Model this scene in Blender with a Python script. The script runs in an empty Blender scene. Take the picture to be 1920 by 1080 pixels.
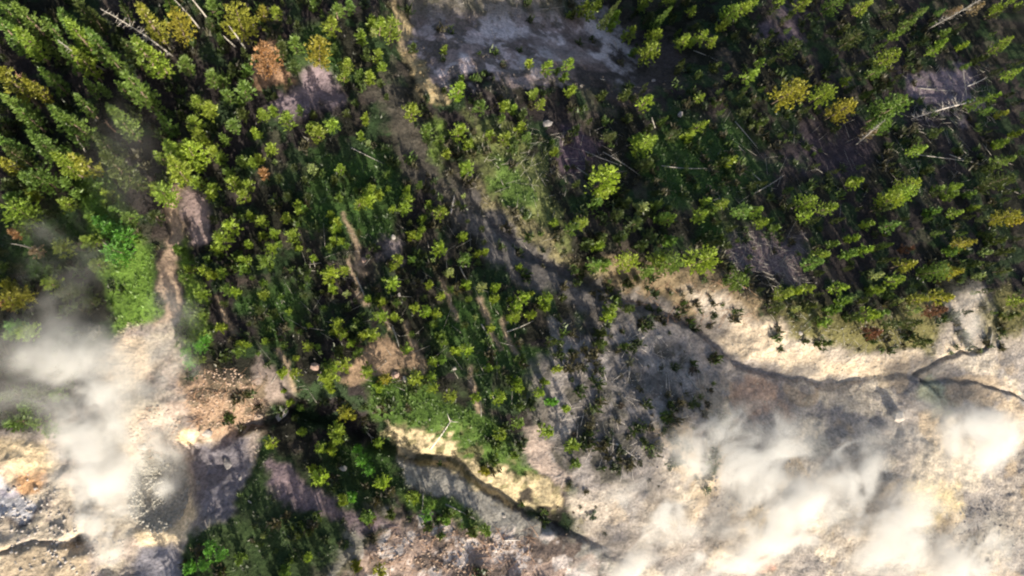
import bpy, math, random
import numpy as np
from mathutils import Vector, Matrix, Quaternion

random.seed(7)
RNG = np.random.default_rng(11)
sc = bpy.context.scene
COL = sc.collection

# ------------------------------------------------------------------ camera
H = 110.0                      # flying height in metres
F = 1297.0                     # focal length in pixels of a 1920 wide picture
NAD = (650.0, 690.0)           # where straight-down falls in the picture
nv = Vector((NAD[0]-960, -(NAD[1]-540), -F)).normalized()
Q = nv.rotation_difference(Vector((0, 0, -1)))
cam_d = bpy.data.cameras.new('camera'); cam = bpy.data.objects.new('camera', cam_d)
COL.objects.link(cam)
cam.location = (0, 0, H); cam.rotation_mode = 'QUATERNION'; cam.rotation_quaternion = Q
cam_d.sensor_width = 36; cam_d.lens = 36*F/1920; cam_d.clip_end = 3000; cam_d.clip_start = 1
sc.camera = cam

# ------------------------------------------------------------------ light
SUN_AZ = (0.36, -0.93); SUN_EL = math.radians(26)
w = bpy.data.worlds.new('World'); sc.world = w; w.use_nodes = True
nt = w.node_tree; nt.nodes.clear()
sky = nt.nodes.new('ShaderNodeTexSky'); sky.sky_type = 'NISHITA'; sky.sun_disc = False
sky.sun_elevation = SUN_EL; sky.sun_rotation = math.atan2(SUN_AZ[0], SUN_AZ[1])
sky.dust_density = 3.0; sky.ozone_density = .4; sky.air_density = 1.0
bg = nt.nodes.new('ShaderNodeBackground'); bg.inputs[1].default_value = 0.105
wo = nt.nodes.new('ShaderNodeOutputWorld')
nt.links.new(sky.outputs[0], bg.inputs[0]); nt.links.new(bg.outputs[0], wo.inputs[0])
sd = bpy.data.lights.new('sun', 'SUN'); sd.energy = 5.0; sd.angle = math.radians(0.5); sd.color = (1.0, 0.91, 0.74)
so = bpy.data.objects.new('sun', sd); COL.objects.link(so)
sv = Vector((SUN_AZ[0], SUN_AZ[1], 0)).normalized()*math.cos(SUN_EL) + Vector((0, 0, math.sin(SUN_EL)))
so.rotation_mode = 'QUATERNION'; so.rotation_quaternion = sv.to_track_quat('Z', 'Y'); so.location = (0, 0, 60)
sc.view_settings.view_transform = 'Standard'; sc.view_settings.look = 'None'
sc.view_settings.gamma = 1; sc.view_settings.use_curve_mapping = False
sc.view_settings.exposure = 1.0
sc.render.engine = 'CYCLES'
cy = sc.cycles
cy.max_bounces = 6; cy.diffuse_bounces = 2; cy.glossy_bounces = 1; cy.transmission_bounces = 3
cy.volume_bounces = 2; cy.transparent_max_bounces = 64
cy.volume_step_rate = 3.0; cy.volume_max_steps = 96
cy.use_denoising = True
cy.pixel_filter_type = 'BLACKMAN_HARRIS'; cy.filter_width = 2.1

# ------------------------------------------------------------------ projection
R3 = np.array(Q.to_matrix())
def ray(px, py):
    d = R3 @ np.array([px-960, -(py-540), -F]); return d/np.linalg.norm(d)
def flat(px, py, z=0.0):                      # pixel -> point on level z
    d = ray(px, py); t = (z-H)/d[2]; return d[0]*t, d[1]*t
def to_px(x, y, z):                           # arrays allowed
    P = np.stack([np.asarray(x, float), np.asarray(y, float), np.asarray(z, float)-H], -1) @ R3
    return 960 + F*P[..., 0]/-P[..., 2], 540 - F*P[..., 1]/-P[..., 2]

# ------------------------------------------------------------------ noise
def _h(ix, iy, s):
    n = (ix.astype(np.int64)*374761393 + iy.astype(np.int64)*668265263 + s*974711) & 0xffffffff
    n = ((n ^ (n >> 13))*1274126177) & 0xffffffff
    return ((n ^ (n >> 16)) & 0xffff)/65535.0
def vn(x, y, s=0):
    ix = np.floor(x); iy = np.floor(y); fx = x-ix; fy = y-iy
    fx = fx*fx*fx*(fx*(fx*6-15)+10); fy = fy*fy*fy*(fy*(fy*6-15)+10)
    a = _h(ix, iy, s); b = _h(ix+1, iy, s); c = _h(ix, iy+1, s); d = _h(ix+1, iy+1, s)
    return (a*(1-fx)+b*fx)*(1-fy)+(c*(1-fx)+d*fx)*fy
def fbm(x, y, sc_, o=4, s=0, ridge=False):
    x = np.asarray(x, float)/sc_; y = np.asarray(y, float)/sc_; r = 0; a = 1; t = 0
    for i in range(o):
        v = vn(x, y, s+i*17)
        if ridge: v = 1-np.abs(2*v-1)
        r = r+a*v; t += a; a *= 0.5; x, y = x*1.97*0.8-y*1.97*0.6+3.1, x*1.97*0.6+y*1.97*0.8+7.7
    return r/t
def sst(a, b, x):
    t = np.clip((x-a)/(b-a), 0, 1); return t*t*(3-2*t)

# ------------------------------------------------------------------ terrain
def sdist(X, Y, pts):
    """signed distance to an open polyline, + on the left when walking along it"""
    best = np.full(X.shape, 1e9); sg = np.ones(X.shape)
    for (ax, ay), (bx, by) in zip(pts[:-1], pts[1:]):
        dx, dy = bx-ax, by-ay; L = dx*dx+dy*dy
        t = np.clip(((X-ax)*dx+(Y-ay)*dy)/L, 0, 1)
        ex, ey = X-ax-t*dx, Y-ay-t*dy; d = np.hypot(ex, ey)
        m = d < best; best = np.where(m, d, best); sg = np.where(m, np.sign(dx*ey-dy*ex), sg)
    return best*sg
def W(pts): return [flat(*p) for p in pts]
SC1 = W([(640, -500), (735, 0), (770, 100), (800, 190), (845, 275), (885, 350), (950, 425), (1035, 485), (1130, 530), (1250, 585),
         (1335, 622), (1370, 645), (1425, 682), (1500, 700), (1560, 715), (1620, 716), (1680, 703), (1735, 704), (1790, 745), (1850, 800), (2300, 1000)])
SC2 = W([(0, 900), (330, 850), (400, 815), (480, 790), (560, 783), (640, 792), (700, 828), (760, 852), (850, 875), (925, 918),
         (1000, 962), (1060, 1002), (1140, 1032), (1220, 1080), (1400, 1300)])
CRK = [W([(1732, 703), (1768, 677), (1810, 662), (1850, 652), (1858, 610)]), W([(1735, 704), (1770, 735), (1782, 762), (1778, 790)]),
       W([(1740, 716), (1790, 712), (1840, 718), (1885, 735), (1930, 752)]), W([(0, 1035), (60, 1020), (140, 1022)])]
def gauss(X, Y, px, py, rx, ry=None, p=2):
    x, y = flat(px, py); s = H/F; ry = ry or rx
    return np.exp(-(((X-x)/(rx*s))**2+((Y-y)/(ry*s))**2)**(p/2))
def terrain(X, Y):
    PX, PY = to_px(X, Y, np.zeros_like(X))
    wx = (fbm(X, Y, 6, 3, 5)-.5)*3.0 + (fbm(X, Y, 1.6, 2, 15)-.5)*1.1; wy = (fbm(X, Y, 6, 3, 6)-.5)*3.0 + (fbm(X, Y, 1.6, 2, 16)-.5)*1.1
    d1 = sdist(X+wx, Y+wy, SC1); d2 = sdist(X+wx, Y+wy, SC2)
    D1 = np.interp(PX, [600, 740, 1000, 1300, 1600, 1740, 1850], [1.0, 2.5, 4.5, 6.5, 6.0, 2.2, 0.2])
    D2 = np.interp(PX, [250, 420, 600, 760, 1000, 1150, 1260], [0, 3.5, 6.5, 6, 4.5, 2.5, 0])
    sh_ = np.interp(PX, [0, 900, 1400, 1700], [.36, .36, .20, .10])
    def vee(d, D, wl, ws):     # ravine: sunny side (+) climbs gently, shaded side (-) starts with a steep wall
        return -D*np.where(d > 0, 1-sst(-wl*.6, wl, d), sh_*(1-sst(0, 1.6, -d))+(1-sh_)*(1-sst(0, ws, -d))+0.0)*np.where(d > 0, 1/(1-sst(-wl*.6, wl, 0*d)), 1)
    Z = vee(d1, D1, 10, 20)+vee(d2, D2, 7, 16)
    # ground that falls away to the north: the gravel clearing at the top and its hollow
    tilt = .30*np.clip(545-PY, 0, 900)*H/F*sst(760, 1300, PX)  # slope invented to turn the right forest floor out of the sun
    Z -= 12.0*sst(185, -110, PY+(fbm(X, Y, 9, 3, 8)-.5)*60)*sst(700, 800, PX)*sst(1520, 1240, PX) + tilt
    Z += 3.6*np.exp(-((PX-225-(PY-480)*.2)/75)**2)*sst(650, 380, PY)*sst(130, 360, PY)      # swell added so the grass tongue faces the sun
    Z -= 2.2*gauss(X, Y, 600, 150, 60, 40) + 1.6*gauss(X, Y, 1760, 150, 90, 40)
    Z += 2.5*gauss(X, Y, 1300, 800, 200, 130)
    Z += (fbm(X, Y, 38, 3, 1)-.5)*5.0*sst(1500, 1100, PX) + (fbm(X, Y, 7, 3, 2)-.5)*1.1
    Z += (fbm(X, Y, 1.7, 3, 3)-.5)*0.45
    bas = sst(1150, 1380, PX)*sst(690, 800, PY)
    Z += bas*((fbm(X+wx, Y+wy, 13, 3, 9)-.5)*2.0 + (fbm(X+wx, Y+wy, 4.5, 3, 10, True)-.6)*.45 + (fbm(X, Y, 1.6, 3, 29, True)-.6)*0.16)
    lft = sst(470, 400, PX)*sst(660, 760, PY)
    Z += lft*((fbm(X+wx, Y+wy, 6, 3, 19)-.5)*1.8 + (fbm(X+wx, Y+wy, 3, 3, 20, True)-.6)*.5 + (fbm(X, Y, 1.3, 3, 39, True)-.6)*0.3)
    # streaky gullies that run down the bare slopes
    Z -= 4.6*gauss(X, Y, 292, 905, 62, 95, 4) + 1.0*gauss(X, Y, 15, 935, 50, 44, 2) + 2.2*gauss(X, Y, 150, 1013, 14, 12)
    Z -= 1.6*gauss(X, Y, 285, 1060, 70, 38, 4) + 1.5*gauss(X, Y, 400, 880, 45, 60)
    Z -= .5*gauss(X, Y, 1670, 880, 26, 18) + .5*gauss(X, Y, 1530, 900, 24, 26) + .8*gauss(X, Y, 1880, 850, 50, 25) + .6*gauss(X, Y, 1240, 950, 55, 26)
    Z += .7*gauss(X, Y, 1640, 858, 30, 12) + .5*gauss(X, Y, 1570, 880, 30, 12) + 1.4*gauss(X, Y, 355, 810, 26, 18)
    for c in CRK: Z -= .7*np.exp(-(sdist(X+wx*.5, Y+wy*.5, c)/0.34)**2)
    return Z
xs = np.concatenate([np.linspace(-420, -85, 40)[:-1], np.arange(-85, 150, 0.27), np.linspace(150, 520, 42)[1:]])
ys = np.concatenate([np.linspace(-420, -60, 40)[:-1], np.arange(-60, 90, 0.27), np.linspace(90, 520, 46)[1:]])
GX, GY = np.meshgrid(xs, ys)
GZ = terrain(GX, GY)
def hz(x, y):
    x = np.clip(np.asarray(x, float), xs[0], xs[-1]-1e-6); y = np.clip(np.asarray(y, float), ys[0], ys[-1]-1e-6)
    i = np.clip(np.searchsorted(xs, x, 'right')-1, 0, len(xs)-2); j = np.clip(np.searchsorted(ys, y, 'right')-1, 0, len(ys)-2)
    fx = (x-xs[i])/(xs[i+1]-xs[i]); fy = (y-ys[j])/(ys[j+1]-ys[j])
    return (GZ[j, i]*(1-fx)+GZ[j, i+1]*fx)*(1-fy)+(GZ[j+1, i]*(1-fx)+GZ[j+1, i+1]*fx)*fy
def land(px, py, up=0.0):
    """where the line of sight meets the ground raised by up; returns ground point"""
    z = 0.0
    for _ in range(12):
        x, y = flat(px, py, z+up); z = float(hz(x, y))
    return x, y, z

# albedo of the ground, by kind of soil, some of it toned for sun and shade (soft polygons, later ones on top)
PX, PY = to_px(GX, GY, GZ)
wpx = (fbm(GX, GY, 5, 4, 51)-.5)*90 + (fbm(GX, GY, .9, 2, 53)-.5)*22
wpy = (fbm(GX, GY, 5, 4, 52)-.5)*90 + (fbm(GX, GY, .9, 2, 54)-.5)*22
def poly_mask(pts, feather, warp):
    X = PX+wpx*warp; Y = PY+wpy*warp; pts = list(pts)
    ins = np.zeros(X.shape, bool); best = np.full(X.shape, 1e9)
    for (ax, ay), (bx, by) in zip(pts, pts[1:]+pts[:1]):
        c = (ay > Y) != (by > Y)
        ins ^= c & (X < (bx-ax)*(Y-ay)/((by-ay) if by != ay else 1e-9)+ax)
        dx, dy = bx-ax, by-ay; t = np.clip(((X-ax)*dx+(Y-ay)*dy)/(dx*dx+dy*dy), 0, 1)
        best = np.minimum(best, np.hypot(X-ax-t*dx, Y-ay-t*dy))
    return sst(-feather, feather, np.where(ins, best, -best))
def box(x0, y0, x1, y1):
    cx, cy_ = (x0+x1)/2, (y0+y1)/2; rx, ry = (x1-x0)/2, (y1-y0)/2
    return [(cx+rx*math.cos(a), cy_+ry*math.sin(a)) for a in [k*math.pi/6 for k in range(12)]]
n1 = fbm(GX, GY, 9, 4, 61); n2 = fbm(GX, GY, 3, 4, 62); n3 = fbm(GX, GY, .8, 3, 63)
def C(*c): return np.array(c)
ALB = np.zeros(GX.shape+(3,)); GRS = np.zeros(GX.shape)
ALB[:] = C(.018, .018, .013)  # forest floor, darkened to stand for shade under the trees
def paint(m, c, grass=None):
    global GRS
    ALB[:] = ALB*(1-m[..., None])+C(*c)*m[..., None]
    if grass is not None: GRS = GRS*(1-m)+grass*m
GRS += .35
paint(sst(.50, .58, n1)*.8, (.030, .024, .025), .1)
paint(sst(.52, .62, n2)*.7, (.022, .045, .015), .7)
paint(sst(.62, .68, fbm(GX, GY, 4, 4, 64))*.5, (.075, .06, .05), .1)
def area(pts, c, f=14, wp=.8, grass=0, k=1.0): 
    m = poly_mask(pts, f, wp)*k; paint(m, c, grass); return m
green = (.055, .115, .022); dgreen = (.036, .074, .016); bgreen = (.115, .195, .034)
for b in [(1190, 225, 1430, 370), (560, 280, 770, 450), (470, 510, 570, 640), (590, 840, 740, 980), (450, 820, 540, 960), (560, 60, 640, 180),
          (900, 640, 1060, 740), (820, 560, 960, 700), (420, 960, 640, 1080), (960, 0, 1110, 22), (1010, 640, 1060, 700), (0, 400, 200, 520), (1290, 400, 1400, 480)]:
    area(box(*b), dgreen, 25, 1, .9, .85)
area([(125, 320), (190, 310), (250, 400), (285, 490), (292, 610), (255, 650), (212, 630), (190, 540), (170, 440)], bgreen, 10, .5, 1)
area([(335, 440), (365, 480), (395, 560), (400, 640), (350, 660), (340, 560)], (.13, .20, .03), 10, .6, 1)
area([(690, 715), (800, 715), (900, 770), (990, 850), (1000, 885), (900, 862), (800, 815), (720, 800)], (.062, .108, .022), 12, .6, 1)
area([(860, 220), (960, 240), (1020, 320), (1080, 450), (1000, 440), (900, 345)], (.11, .125, .045), 12, .9, .7)
area([(900, 270), (960, 300), (1000, 400), (960, 400), (910, 340)], (.075, .12, .028), 12, .9, 1)
area([(780, 225), (830, 235), (850, 330), (870, 350), (820, 300)], (.10, .15, .03), 9, .7, 1)
area([(345, 960), (450, 960), (470, 1090), (330, 1090)], (.045, .08, .02), 14, .8, 1)
area([(760, 925), (880, 930), (930, 1010), (820, 1000)], (.08, .13, .03), 12, .7, 1)
area([(1420, 600), (1900, 560), (1900, 640), (1760, 670), (1500, 650)], (.13, .12, .05), 18, 1, .5)
area([(1080, 460), (1290, 500), (1420, 560), (1400, 620), (1300, 585), (1140, 540)], (.17, .13, .08), 12, .9, .3)
# bare gravel
grav = (.50, .41, .41)
area([(770, -40), (1000, -20), (1130, 60), (1200, 110), (1180, 150), (1060, 150), (960, 165), (900, 140), (830, 170), (780, 100)], grav, 16, 1.0)
area([(790, 20), (980, 40), (1010, 90), (900, 70)], (.26, .21, .21), 14, 1, k=.6)
area(box(520, 145, 650, 220), (.20, .155, .17), 15, 1)
area([(690, 170), (740, 150), (800, 240), (860, 320), (930, 410), (1000, 470), (1100, 530), (1000, 520), (880, 420), (760, 310)], (.062, .055, .045), 16, .9, .2)  # gully floor, albedo lowered in place of shade
area([(730, 0), (770, 60), (830, 200), (800, 200), (760, 120)], (.36, .28, .16), 7, .6, .3)
area([(880, 345), (1000, 430), (1080, 470), (1150, 520), (1060, 500), (960, 450)], (.16, .14, .075), 9, .8, .5)
area([(690, 440), (760, 450), (740, 520), (690, 500)], (.17, .14, .14), 14, 1)
area(box(1440, 0, 1500, 90), (.11, .085, .10), 15, 1); area(box(1700, 130, 1840, 210), (.15, .12, .14), 16, 1)
area(box(1360, 430, 1510, 530), (.13, .10, .105), 18, 1); area(box(1480, 230, 1640, 340), (.045, .035, .042), 22, 1)
area(box(1060, 60, 1290, 180), (.07, .055, .055), 20, 1); area(box(1030, 250, 1130, 330), (.07, .05, .065), 16, 1)  # brown patches, toned down further for tree shade
area([(470, 80), (530, 75), (540, 140), (490, 150)], (.26, .16, .10), 12, 1)
area([(325, 355), (342, 350), (342, 450), (328, 550), (318, 640), (292, 640), (295, 560), (305, 470)], (.36, .26, .19), 9, .6)
area([(345, 350), (380, 370), (385, 440), (355, 460)], (.27, .20, .19), 8, .5)  # purplish dark strip, shade painted beside the track
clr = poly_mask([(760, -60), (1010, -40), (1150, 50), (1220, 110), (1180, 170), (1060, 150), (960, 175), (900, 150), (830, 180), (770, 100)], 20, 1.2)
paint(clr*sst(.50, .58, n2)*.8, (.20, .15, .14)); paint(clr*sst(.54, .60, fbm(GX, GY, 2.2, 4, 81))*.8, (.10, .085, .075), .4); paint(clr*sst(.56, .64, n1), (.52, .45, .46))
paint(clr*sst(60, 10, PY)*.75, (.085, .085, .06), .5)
area([(960, 60), (1100, 70), (1170, 130), (1080, 140), (980, 110)], (.15, .11, .10), 18, 1.2, k=.8)
area([(1040, 130), (1200, 100), (1230, 150), (1120, 180)], (.055, .045, .042), 18, 1.2, .2)
# grey stream bed of the gully, shade of its side painted in
area([(870, 365), (950, 415), (1040, 480), (1130, 530), (1250, 585), (1340, 625), (1290, 650), (1180, 620), (1060, 570), (940, 500), (870, 430)], (.105, .095, .09), 14, .9)
# light banks; long pale streaks paint in sun between the tree shadows
for (x, y, l) in [(640, 400, 130), (700, 540, 90), (760, 600, 120), (900, 560, 110), (940, 600, 80), (520, 650, 90), (650, 480, 100), (830, 520, 90), (1010, 830, 120), (410, 560, 80), (875, 690, 90)]:
    dx, dy = .33*l, .94*l; area([(x, y), (x+7, y-3), (x+dx+6, y+dy), (x+dx-3, y+dy)], (.27, .20, .14), 4, .3)
area([(480, 660), (530, 700), (560, 760), (500, 770), (460, 710)], (.20, .16, .14), 12, .8)
area([(660, 660), (770, 640), (790, 700), (700, 720), (650, 700)], (.26, .18, .12), 10, .9)
# middle scrub below the first bank
area([(1060, 620), (1200, 560), (1330, 620), (1400, 720), (1350, 900), (1150, 960), (1060, 900), (980, 820), (1000, 700)], (.14, .125, .115), 26, 1.2)
area([(1180, 575), (1330, 618), (1420, 680), (1560, 715), (1680, 740), (1700, 800), (1560, 800), (1380, 740), (1240, 680)], (.27, .24, .22), 18, .6)  # grey slope, painted darker for its shaded side
sm = poly_mask([(1040, 620), (1200, 590), (1360, 700), (1400, 760), (1340, 900), (1120, 960), (1000, 850)], 26, 1.2)
paint(sm*sst(.5, .57, fbm(GX, GY, 2.6, 4, 83))*.85, (.075, .07, .058), .3); paint(sm*sst(.53, .6, fbm(GX, GY, 3.4, 4, 84))*.8, (.28, .25, .235))
area([(975, 790), (1010, 800), (1075, 900), (1060, 930), (1000, 870)], (.34, .27, .23), 8, .6)
# hot ground, lower right
area([(1290, 540), (1360, 560), (1430, 610), (1520, 640), (1640, 672), (1740, 660), (1780, 560), (1840, 540), (1860, 640), (1960, 620), (2300, 640), (2300, 1400), (1000, 1400), (1080, 1010), (1080, 940), (1200, 900), (1320, 850), (1380, 790),
      (1420, 720), (1330, 640)], (.34, .295, .25), 16, .55)
area([(1340, 628), (1420, 682), (1500, 702), (1620, 716), (1740, 704), (1780, 740), (1720, 800), (1580, 810), (1430, 780), (1330, 730), (1270, 660)], (.29, .255, .23), 9, .35)  # grey slope under the bank, its shading put into the colour
area([(1350, 600), (1400, 595), (1470, 640), (1560, 680), (1690, 690), (1800, 640), (1850, 640), (1760, 695), (1690, 702), (1600, 712), (1480, 695), (1400, 665), (1350, 625)], (.45, .37, .28), 10, .9)
hot = poly_mask([(1300, 720), (2300, 640), (2300, 1400), (1050, 1400), (1150, 960)], 30, .6)
paint(hot*sst(.47, .57, n1)*.85, (.29, .26, .24)); paint(hot*sst(.55, .63, n2)*.6, (.27, .24, .215)); paint(hot*sst(.56, .64, fbm(GX, GY, 7, 4, 71))*.85, (.50, .43, .34))
paint(hot*sst(.60, .68, fbm(GX, GY, 6, 4, 72))*.35, (.48, .34, .18))
area(box(1380, 720, 1470, 790), (.42, .28, .20), 18, 1, k=.8); area(box(1700, 900, 1800, 980), (.62, .48, .24), 22, 1, k=.8)
area(box(1800, 960, 1900, 1050), (.24, .22, .19), 20, 1.2, k=.7); area(box(1400, 1035, 1460, 1075), (.40, .16, .10), 10, .6, k=.8)
area([(1640, 745), (1700, 750), (1750, 760), (1720, 790), (1660, 790)], (.33, .29, .26), 12, .8)
area([(1740, 700), (1775, 730), (1780, 780), (1720, 750)], (.38, .38, .26), 9, .6)
# yellow bank and its shaded foot
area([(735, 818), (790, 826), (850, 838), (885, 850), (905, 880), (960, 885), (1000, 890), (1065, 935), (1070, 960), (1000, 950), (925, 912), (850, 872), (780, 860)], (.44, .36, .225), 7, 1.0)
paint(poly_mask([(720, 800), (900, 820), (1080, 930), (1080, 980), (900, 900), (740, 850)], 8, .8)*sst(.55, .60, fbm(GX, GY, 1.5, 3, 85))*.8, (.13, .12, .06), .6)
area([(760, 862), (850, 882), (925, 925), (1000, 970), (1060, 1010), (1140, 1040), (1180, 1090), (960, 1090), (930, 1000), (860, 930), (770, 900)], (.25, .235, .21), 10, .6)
area([(690, 960), (800, 985), (960, 1010), (1100, 1060), (1150, 1120), (560, 1120), (660, 1020), (740, 1030)], (.32, .24, .20), 14, 1)
parea = poly_mask([(680, 960), (1100, 1010), (1150, 1120), (560, 1120)], 14, 1); paint(parea*sst(.48, .56, n2), (.13, .10, .085), .2); paint(parea*sst(.56, .62, fbm(GX, GY, 2, 3, 78)), (.46, .40, .37))
area([(440, 830), (640, 860), (760, 960), (700, 1020), (600, 1110), (340, 1110), (360, 980), (440, 940)], (.026, .038, .017), 18, 1, .35, .7)  # bottom hollow painted dark to stand for shade
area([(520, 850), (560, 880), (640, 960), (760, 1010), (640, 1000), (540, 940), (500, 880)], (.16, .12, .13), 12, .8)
# hot ground, lower left
L = poly_mask([(-400, 830), (0, 815), (70, 815), (130, 750), (180, 660), (240, 625), (330, 590), (370, 690), (470, 740), (500, 790), (440, 900), (430, 970), (350, 1000), (330, 1090), (330, 1400), (-400, 1400)], 12, .7)
paint(L, (.29, .25, .215), 0); paint(L*sst(.52, .6, n2)*.8, (.34, .27, .23)); paint(L*sst(.56, .62, n1)*.7, (.42, .36, .28)); paint(L*sst(.58, .66, fbm(GX, GY, 2, 3, 73))*.7, (.20, .17, .16))
area([(200, 650), (290, 640), (300, 690), (220, 760), (190, 720)], (.48, .38, .28), 14, .8)
area([(350, 690), (470, 720), (500, 780), (440, 820), (370, 800), (330, 740)], (.26, .18, .125), 12, .8, .3)
parea = poly_mask([(340, 680), (500, 710), (520, 790), (440, 830), (330, 800)], 10, .8); paint(parea*sst(.5, .58, fbm(GX, GY, 1.6, 3, 77)), (.11, .085, .06), .4)
area([(0, 830), (90, 830), (110, 880), (0, 885)], (.48, .38, .25), 12, .8); area(box(38, 878, 90, 925), (.40, .24, .13), 9, .8)
area([(-20, 905), (12, 888), (30, 900), (38, 928), (66, 950), (58, 978), (30, 996), (0, 975), (-20, 985)], (.38, .37, .39), 5, .6); paint(np.clip(poly_mask([(-20, 940), (20, 965), (45, 940), (72, 945), (66, 985), (32, 1003), (-5, 985), (-20, 990)], 4, .6)-poly_mask([(-20, 935), (20, 958), (45, 930), (66, 946), (58, 978), (30, 994), (0, 974), (-20, 980)], 4, .6), 0, 1)*.8, (.07, .06, .065)); area(box(-6, 905, 40, 930), (.30, .28, .32), 6, .5)
area([(370, 820), (450, 830), (450, 940), (420, 980), (370, 940), (355, 870)], (.16, .145, .16), 12, .6)
area(box(236, 838, 352, 1000), (.29, .27, .23), 12, .4); area(box(250, 1012, 345, 1100), (.22, .21, .235), 12, .5); area(box(140, 1000, 165, 1024), (.05, .035, .04), 3, .2)
area([(0, 1028), (140, 1026), (160, 1090), (0, 1090)], (.36, .29, .21), 7, .5)
area([(240, 1000), (330, 985), (355, 930), (370, 960), (345, 1010), (260, 1022)], (.62, .50, .34), 6, .4)
area(box(325, 800, 372, 828), (.60, .46, .28), 5, .3)
for c in CRK: paint(np.exp(-(sdist(GX, GY, c)/0.4)**2)*.4, (.2, .17, .13))
ALB *= (0.72+.56*n3)[..., None]*(0.86+.28*n2)[..., None]
ALB = np.clip(ALB, .01, .85)

def mesh_np(name, V, Fc, mat=None, smooth=False, attrs=None):
    me = bpy.data.meshes.new(name); V = np.asarray(V, np.float32); Fc = np.asarray(Fc, np.int32)
    n = Fc.shape[1]
    me.vertices.add(len(V)); me.vertices.foreach_set('co', V.ravel())
    me.loops.add(Fc.size); me.loops.foreach_set('vertex_index', Fc.ravel())
    me.polygons.add(len(Fc)); me.polygons.foreach_set('loop_start', np.arange(0, Fc.size, n, dtype=np.int32))
    me.polygons.foreach_set('loop_total', np.full(len(Fc), n, np.int32))
    if smooth: me.polygons.foreach_set('use_smooth', np.ones(len(Fc), bool))
    me.update(calc_edges=True)
    for k, v in (attrs or {}).items():
        a = me.color_attributes.new(k, 'FLOAT_COLOR', 'POINT')
        v = np.asarray(v, np.float32)
        if v.ndim == 1: v = np.stack([v]*3, -1)
        a.data.foreach_set('color', np.concatenate([v, np.ones((len(v), 1), np.float32)], 1).ravel())
    if mat: me.materials.append(mat)
    return me
def link(name, data, parent=None, kind=None, label=None, cat=None, group=None):
    o = bpy.data.objects.new(name, data); COL.objects.link(o)
    if parent: o.parent = parent
    if kind: o['kind'] = kind
    if label: o['label'] = label
    if cat: o['category'] = cat
    if group: o['group'] = group
    return o

# ------------------------------------------------------------------ materials
def new_mat(name):
    m = bpy.data.materials.new(name); m.use_nodes = True; m.node_tree.nodes.clear(); return m, m.node_tree
def node(t, kind, **kw):
    n = t.nodes.new(kind)
    for k, v in kw.items():
        if k.startswith('i_'): n.inputs[k[2:].replace('_', ' ')].default_value = v
        else: setattr(n, k, v)
    return n
def mixcol(t, a, b, fac=None, mode='MULTIPLY', f=1.0):
    n = node(t, 'ShaderNodeMix', data_type='RGBA', blend_type=mode); n.inputs[0].default_value = f
    for s, v in ((n.inputs[6], a), (n.inputs[7], b), (n.inputs[0], fac)):
        if v is None: continue
        if isinstance(v, tuple): s.default_value = v+(1,)
        else: t.links.new(v, s)
    return n.outputs[2]
def noise_ramp(t, scale, lo, hi, p0=.3, p1=.7, detail=6, vec=None, rough=.6):
    n = node(t, 'ShaderNodeTexNoise'); n.inputs['Scale'].default_value = scale; n.inputs['Detail'].default_value = detail; n.inputs['Roughness'].default_value = rough
    if vec: t.links.new(vec, n.inputs['Vector'])
    r = node(t, 'ShaderNodeMapRange'); r.inputs[1].default_value = p0; r.inputs[2].default_value = p1; r.inputs[3].default_value = lo; r.inputs[4].default_value = hi
    t.links.new(n.outputs[0], r.inputs[0]); return r.outputs[0], n.outputs[0]
def ground_mat():
    m, t = new_mat('ground soil'); pos = node(t, 'ShaderNodeNewGeometry').outputs['Position']
    at = node(t, 'ShaderNodeVertexColor', layer_name='albedo').outputs[0]
    a, an = noise_ramp(t, 2.2, .62, 1.38, vec=pos); b, bn = noise_ramp(t, 11, .72, 1.28, vec=pos)
    c = mixcol(t, at, a); c = mixcol(t, c, b)
    bs = node(t, 'ShaderNodeBsdfPrincipled'); bs.inputs['Roughness'].default_value = .95; bs.inputs['Specular IOR Level'].default_value = .15
    t.links.new(c, bs.inputs['Base Color'])
    bm = node(t, 'ShaderNodeBump'); bm.inputs['Strength'].default_value = .8; bm.inputs['Distance'].default_value = .35
    t.links.new(an, bm.inputs['Height']); b2 = node(t, 'ShaderNodeBump'); b2.inputs['Strength'].default_value = .7; b2.inputs['Distance'].default_value = .12
    t.links.new(bn, b2.inputs['Height']); t.links.new(bm.outputs[0], b2.inputs['Normal']); t.links.new(b2.outputs[0], bs.inputs['Normal'])
    o = node(t, 'ShaderNodeOutputMaterial'); t.links.new(bs.outputs[0], o.inputs[0]); return m
def leaf_mat(name, obj_color=True):
    m, t = new_mat(name); tint = node(t, 'ShaderNodeVertexColor', layer_name='tint').outputs[0]
    if obj_color: base = node(t, 'ShaderNodeObjectInfo').outputs['Color']; c = mixcol(t, base, tint)
    else: c = tint
    d = node(t, 'ShaderNodeBsdfDiffuse'); tr = node(t, 'ShaderNodeBsdfTranslucent'); mx = node(t, 'ShaderNodeMixShader'); mx.inputs[0].default_value = .34
    gl = node(t, 'ShaderNodeBsdfGlossy'); gl.inputs['Roughness'].default_value = .5; gl.inputs['Color'].default_value = (1, 1, 1, 1)
    mg = node(t, 'ShaderNodeMixShader'); mg.inputs[0].default_value = .03
    t.links.new(c, d.inputs[0]); t.links.new(mixcol(t, c, (1.25, 1.2, .7)), tr.inputs[0])
    t.links.new(d.outputs[0], mx.inputs[1]); t.links.new(tr.outputs[0], mx.inputs[2])
    t.links.new(mx.outputs[0], mg.inputs[1]); t.links.new(gl.outputs[0], mg.inputs[2])
    o = node(t, 'ShaderNodeOutputMaterial'); t.links.new(mg.outputs[0], o.inputs[0]); return m
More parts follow.
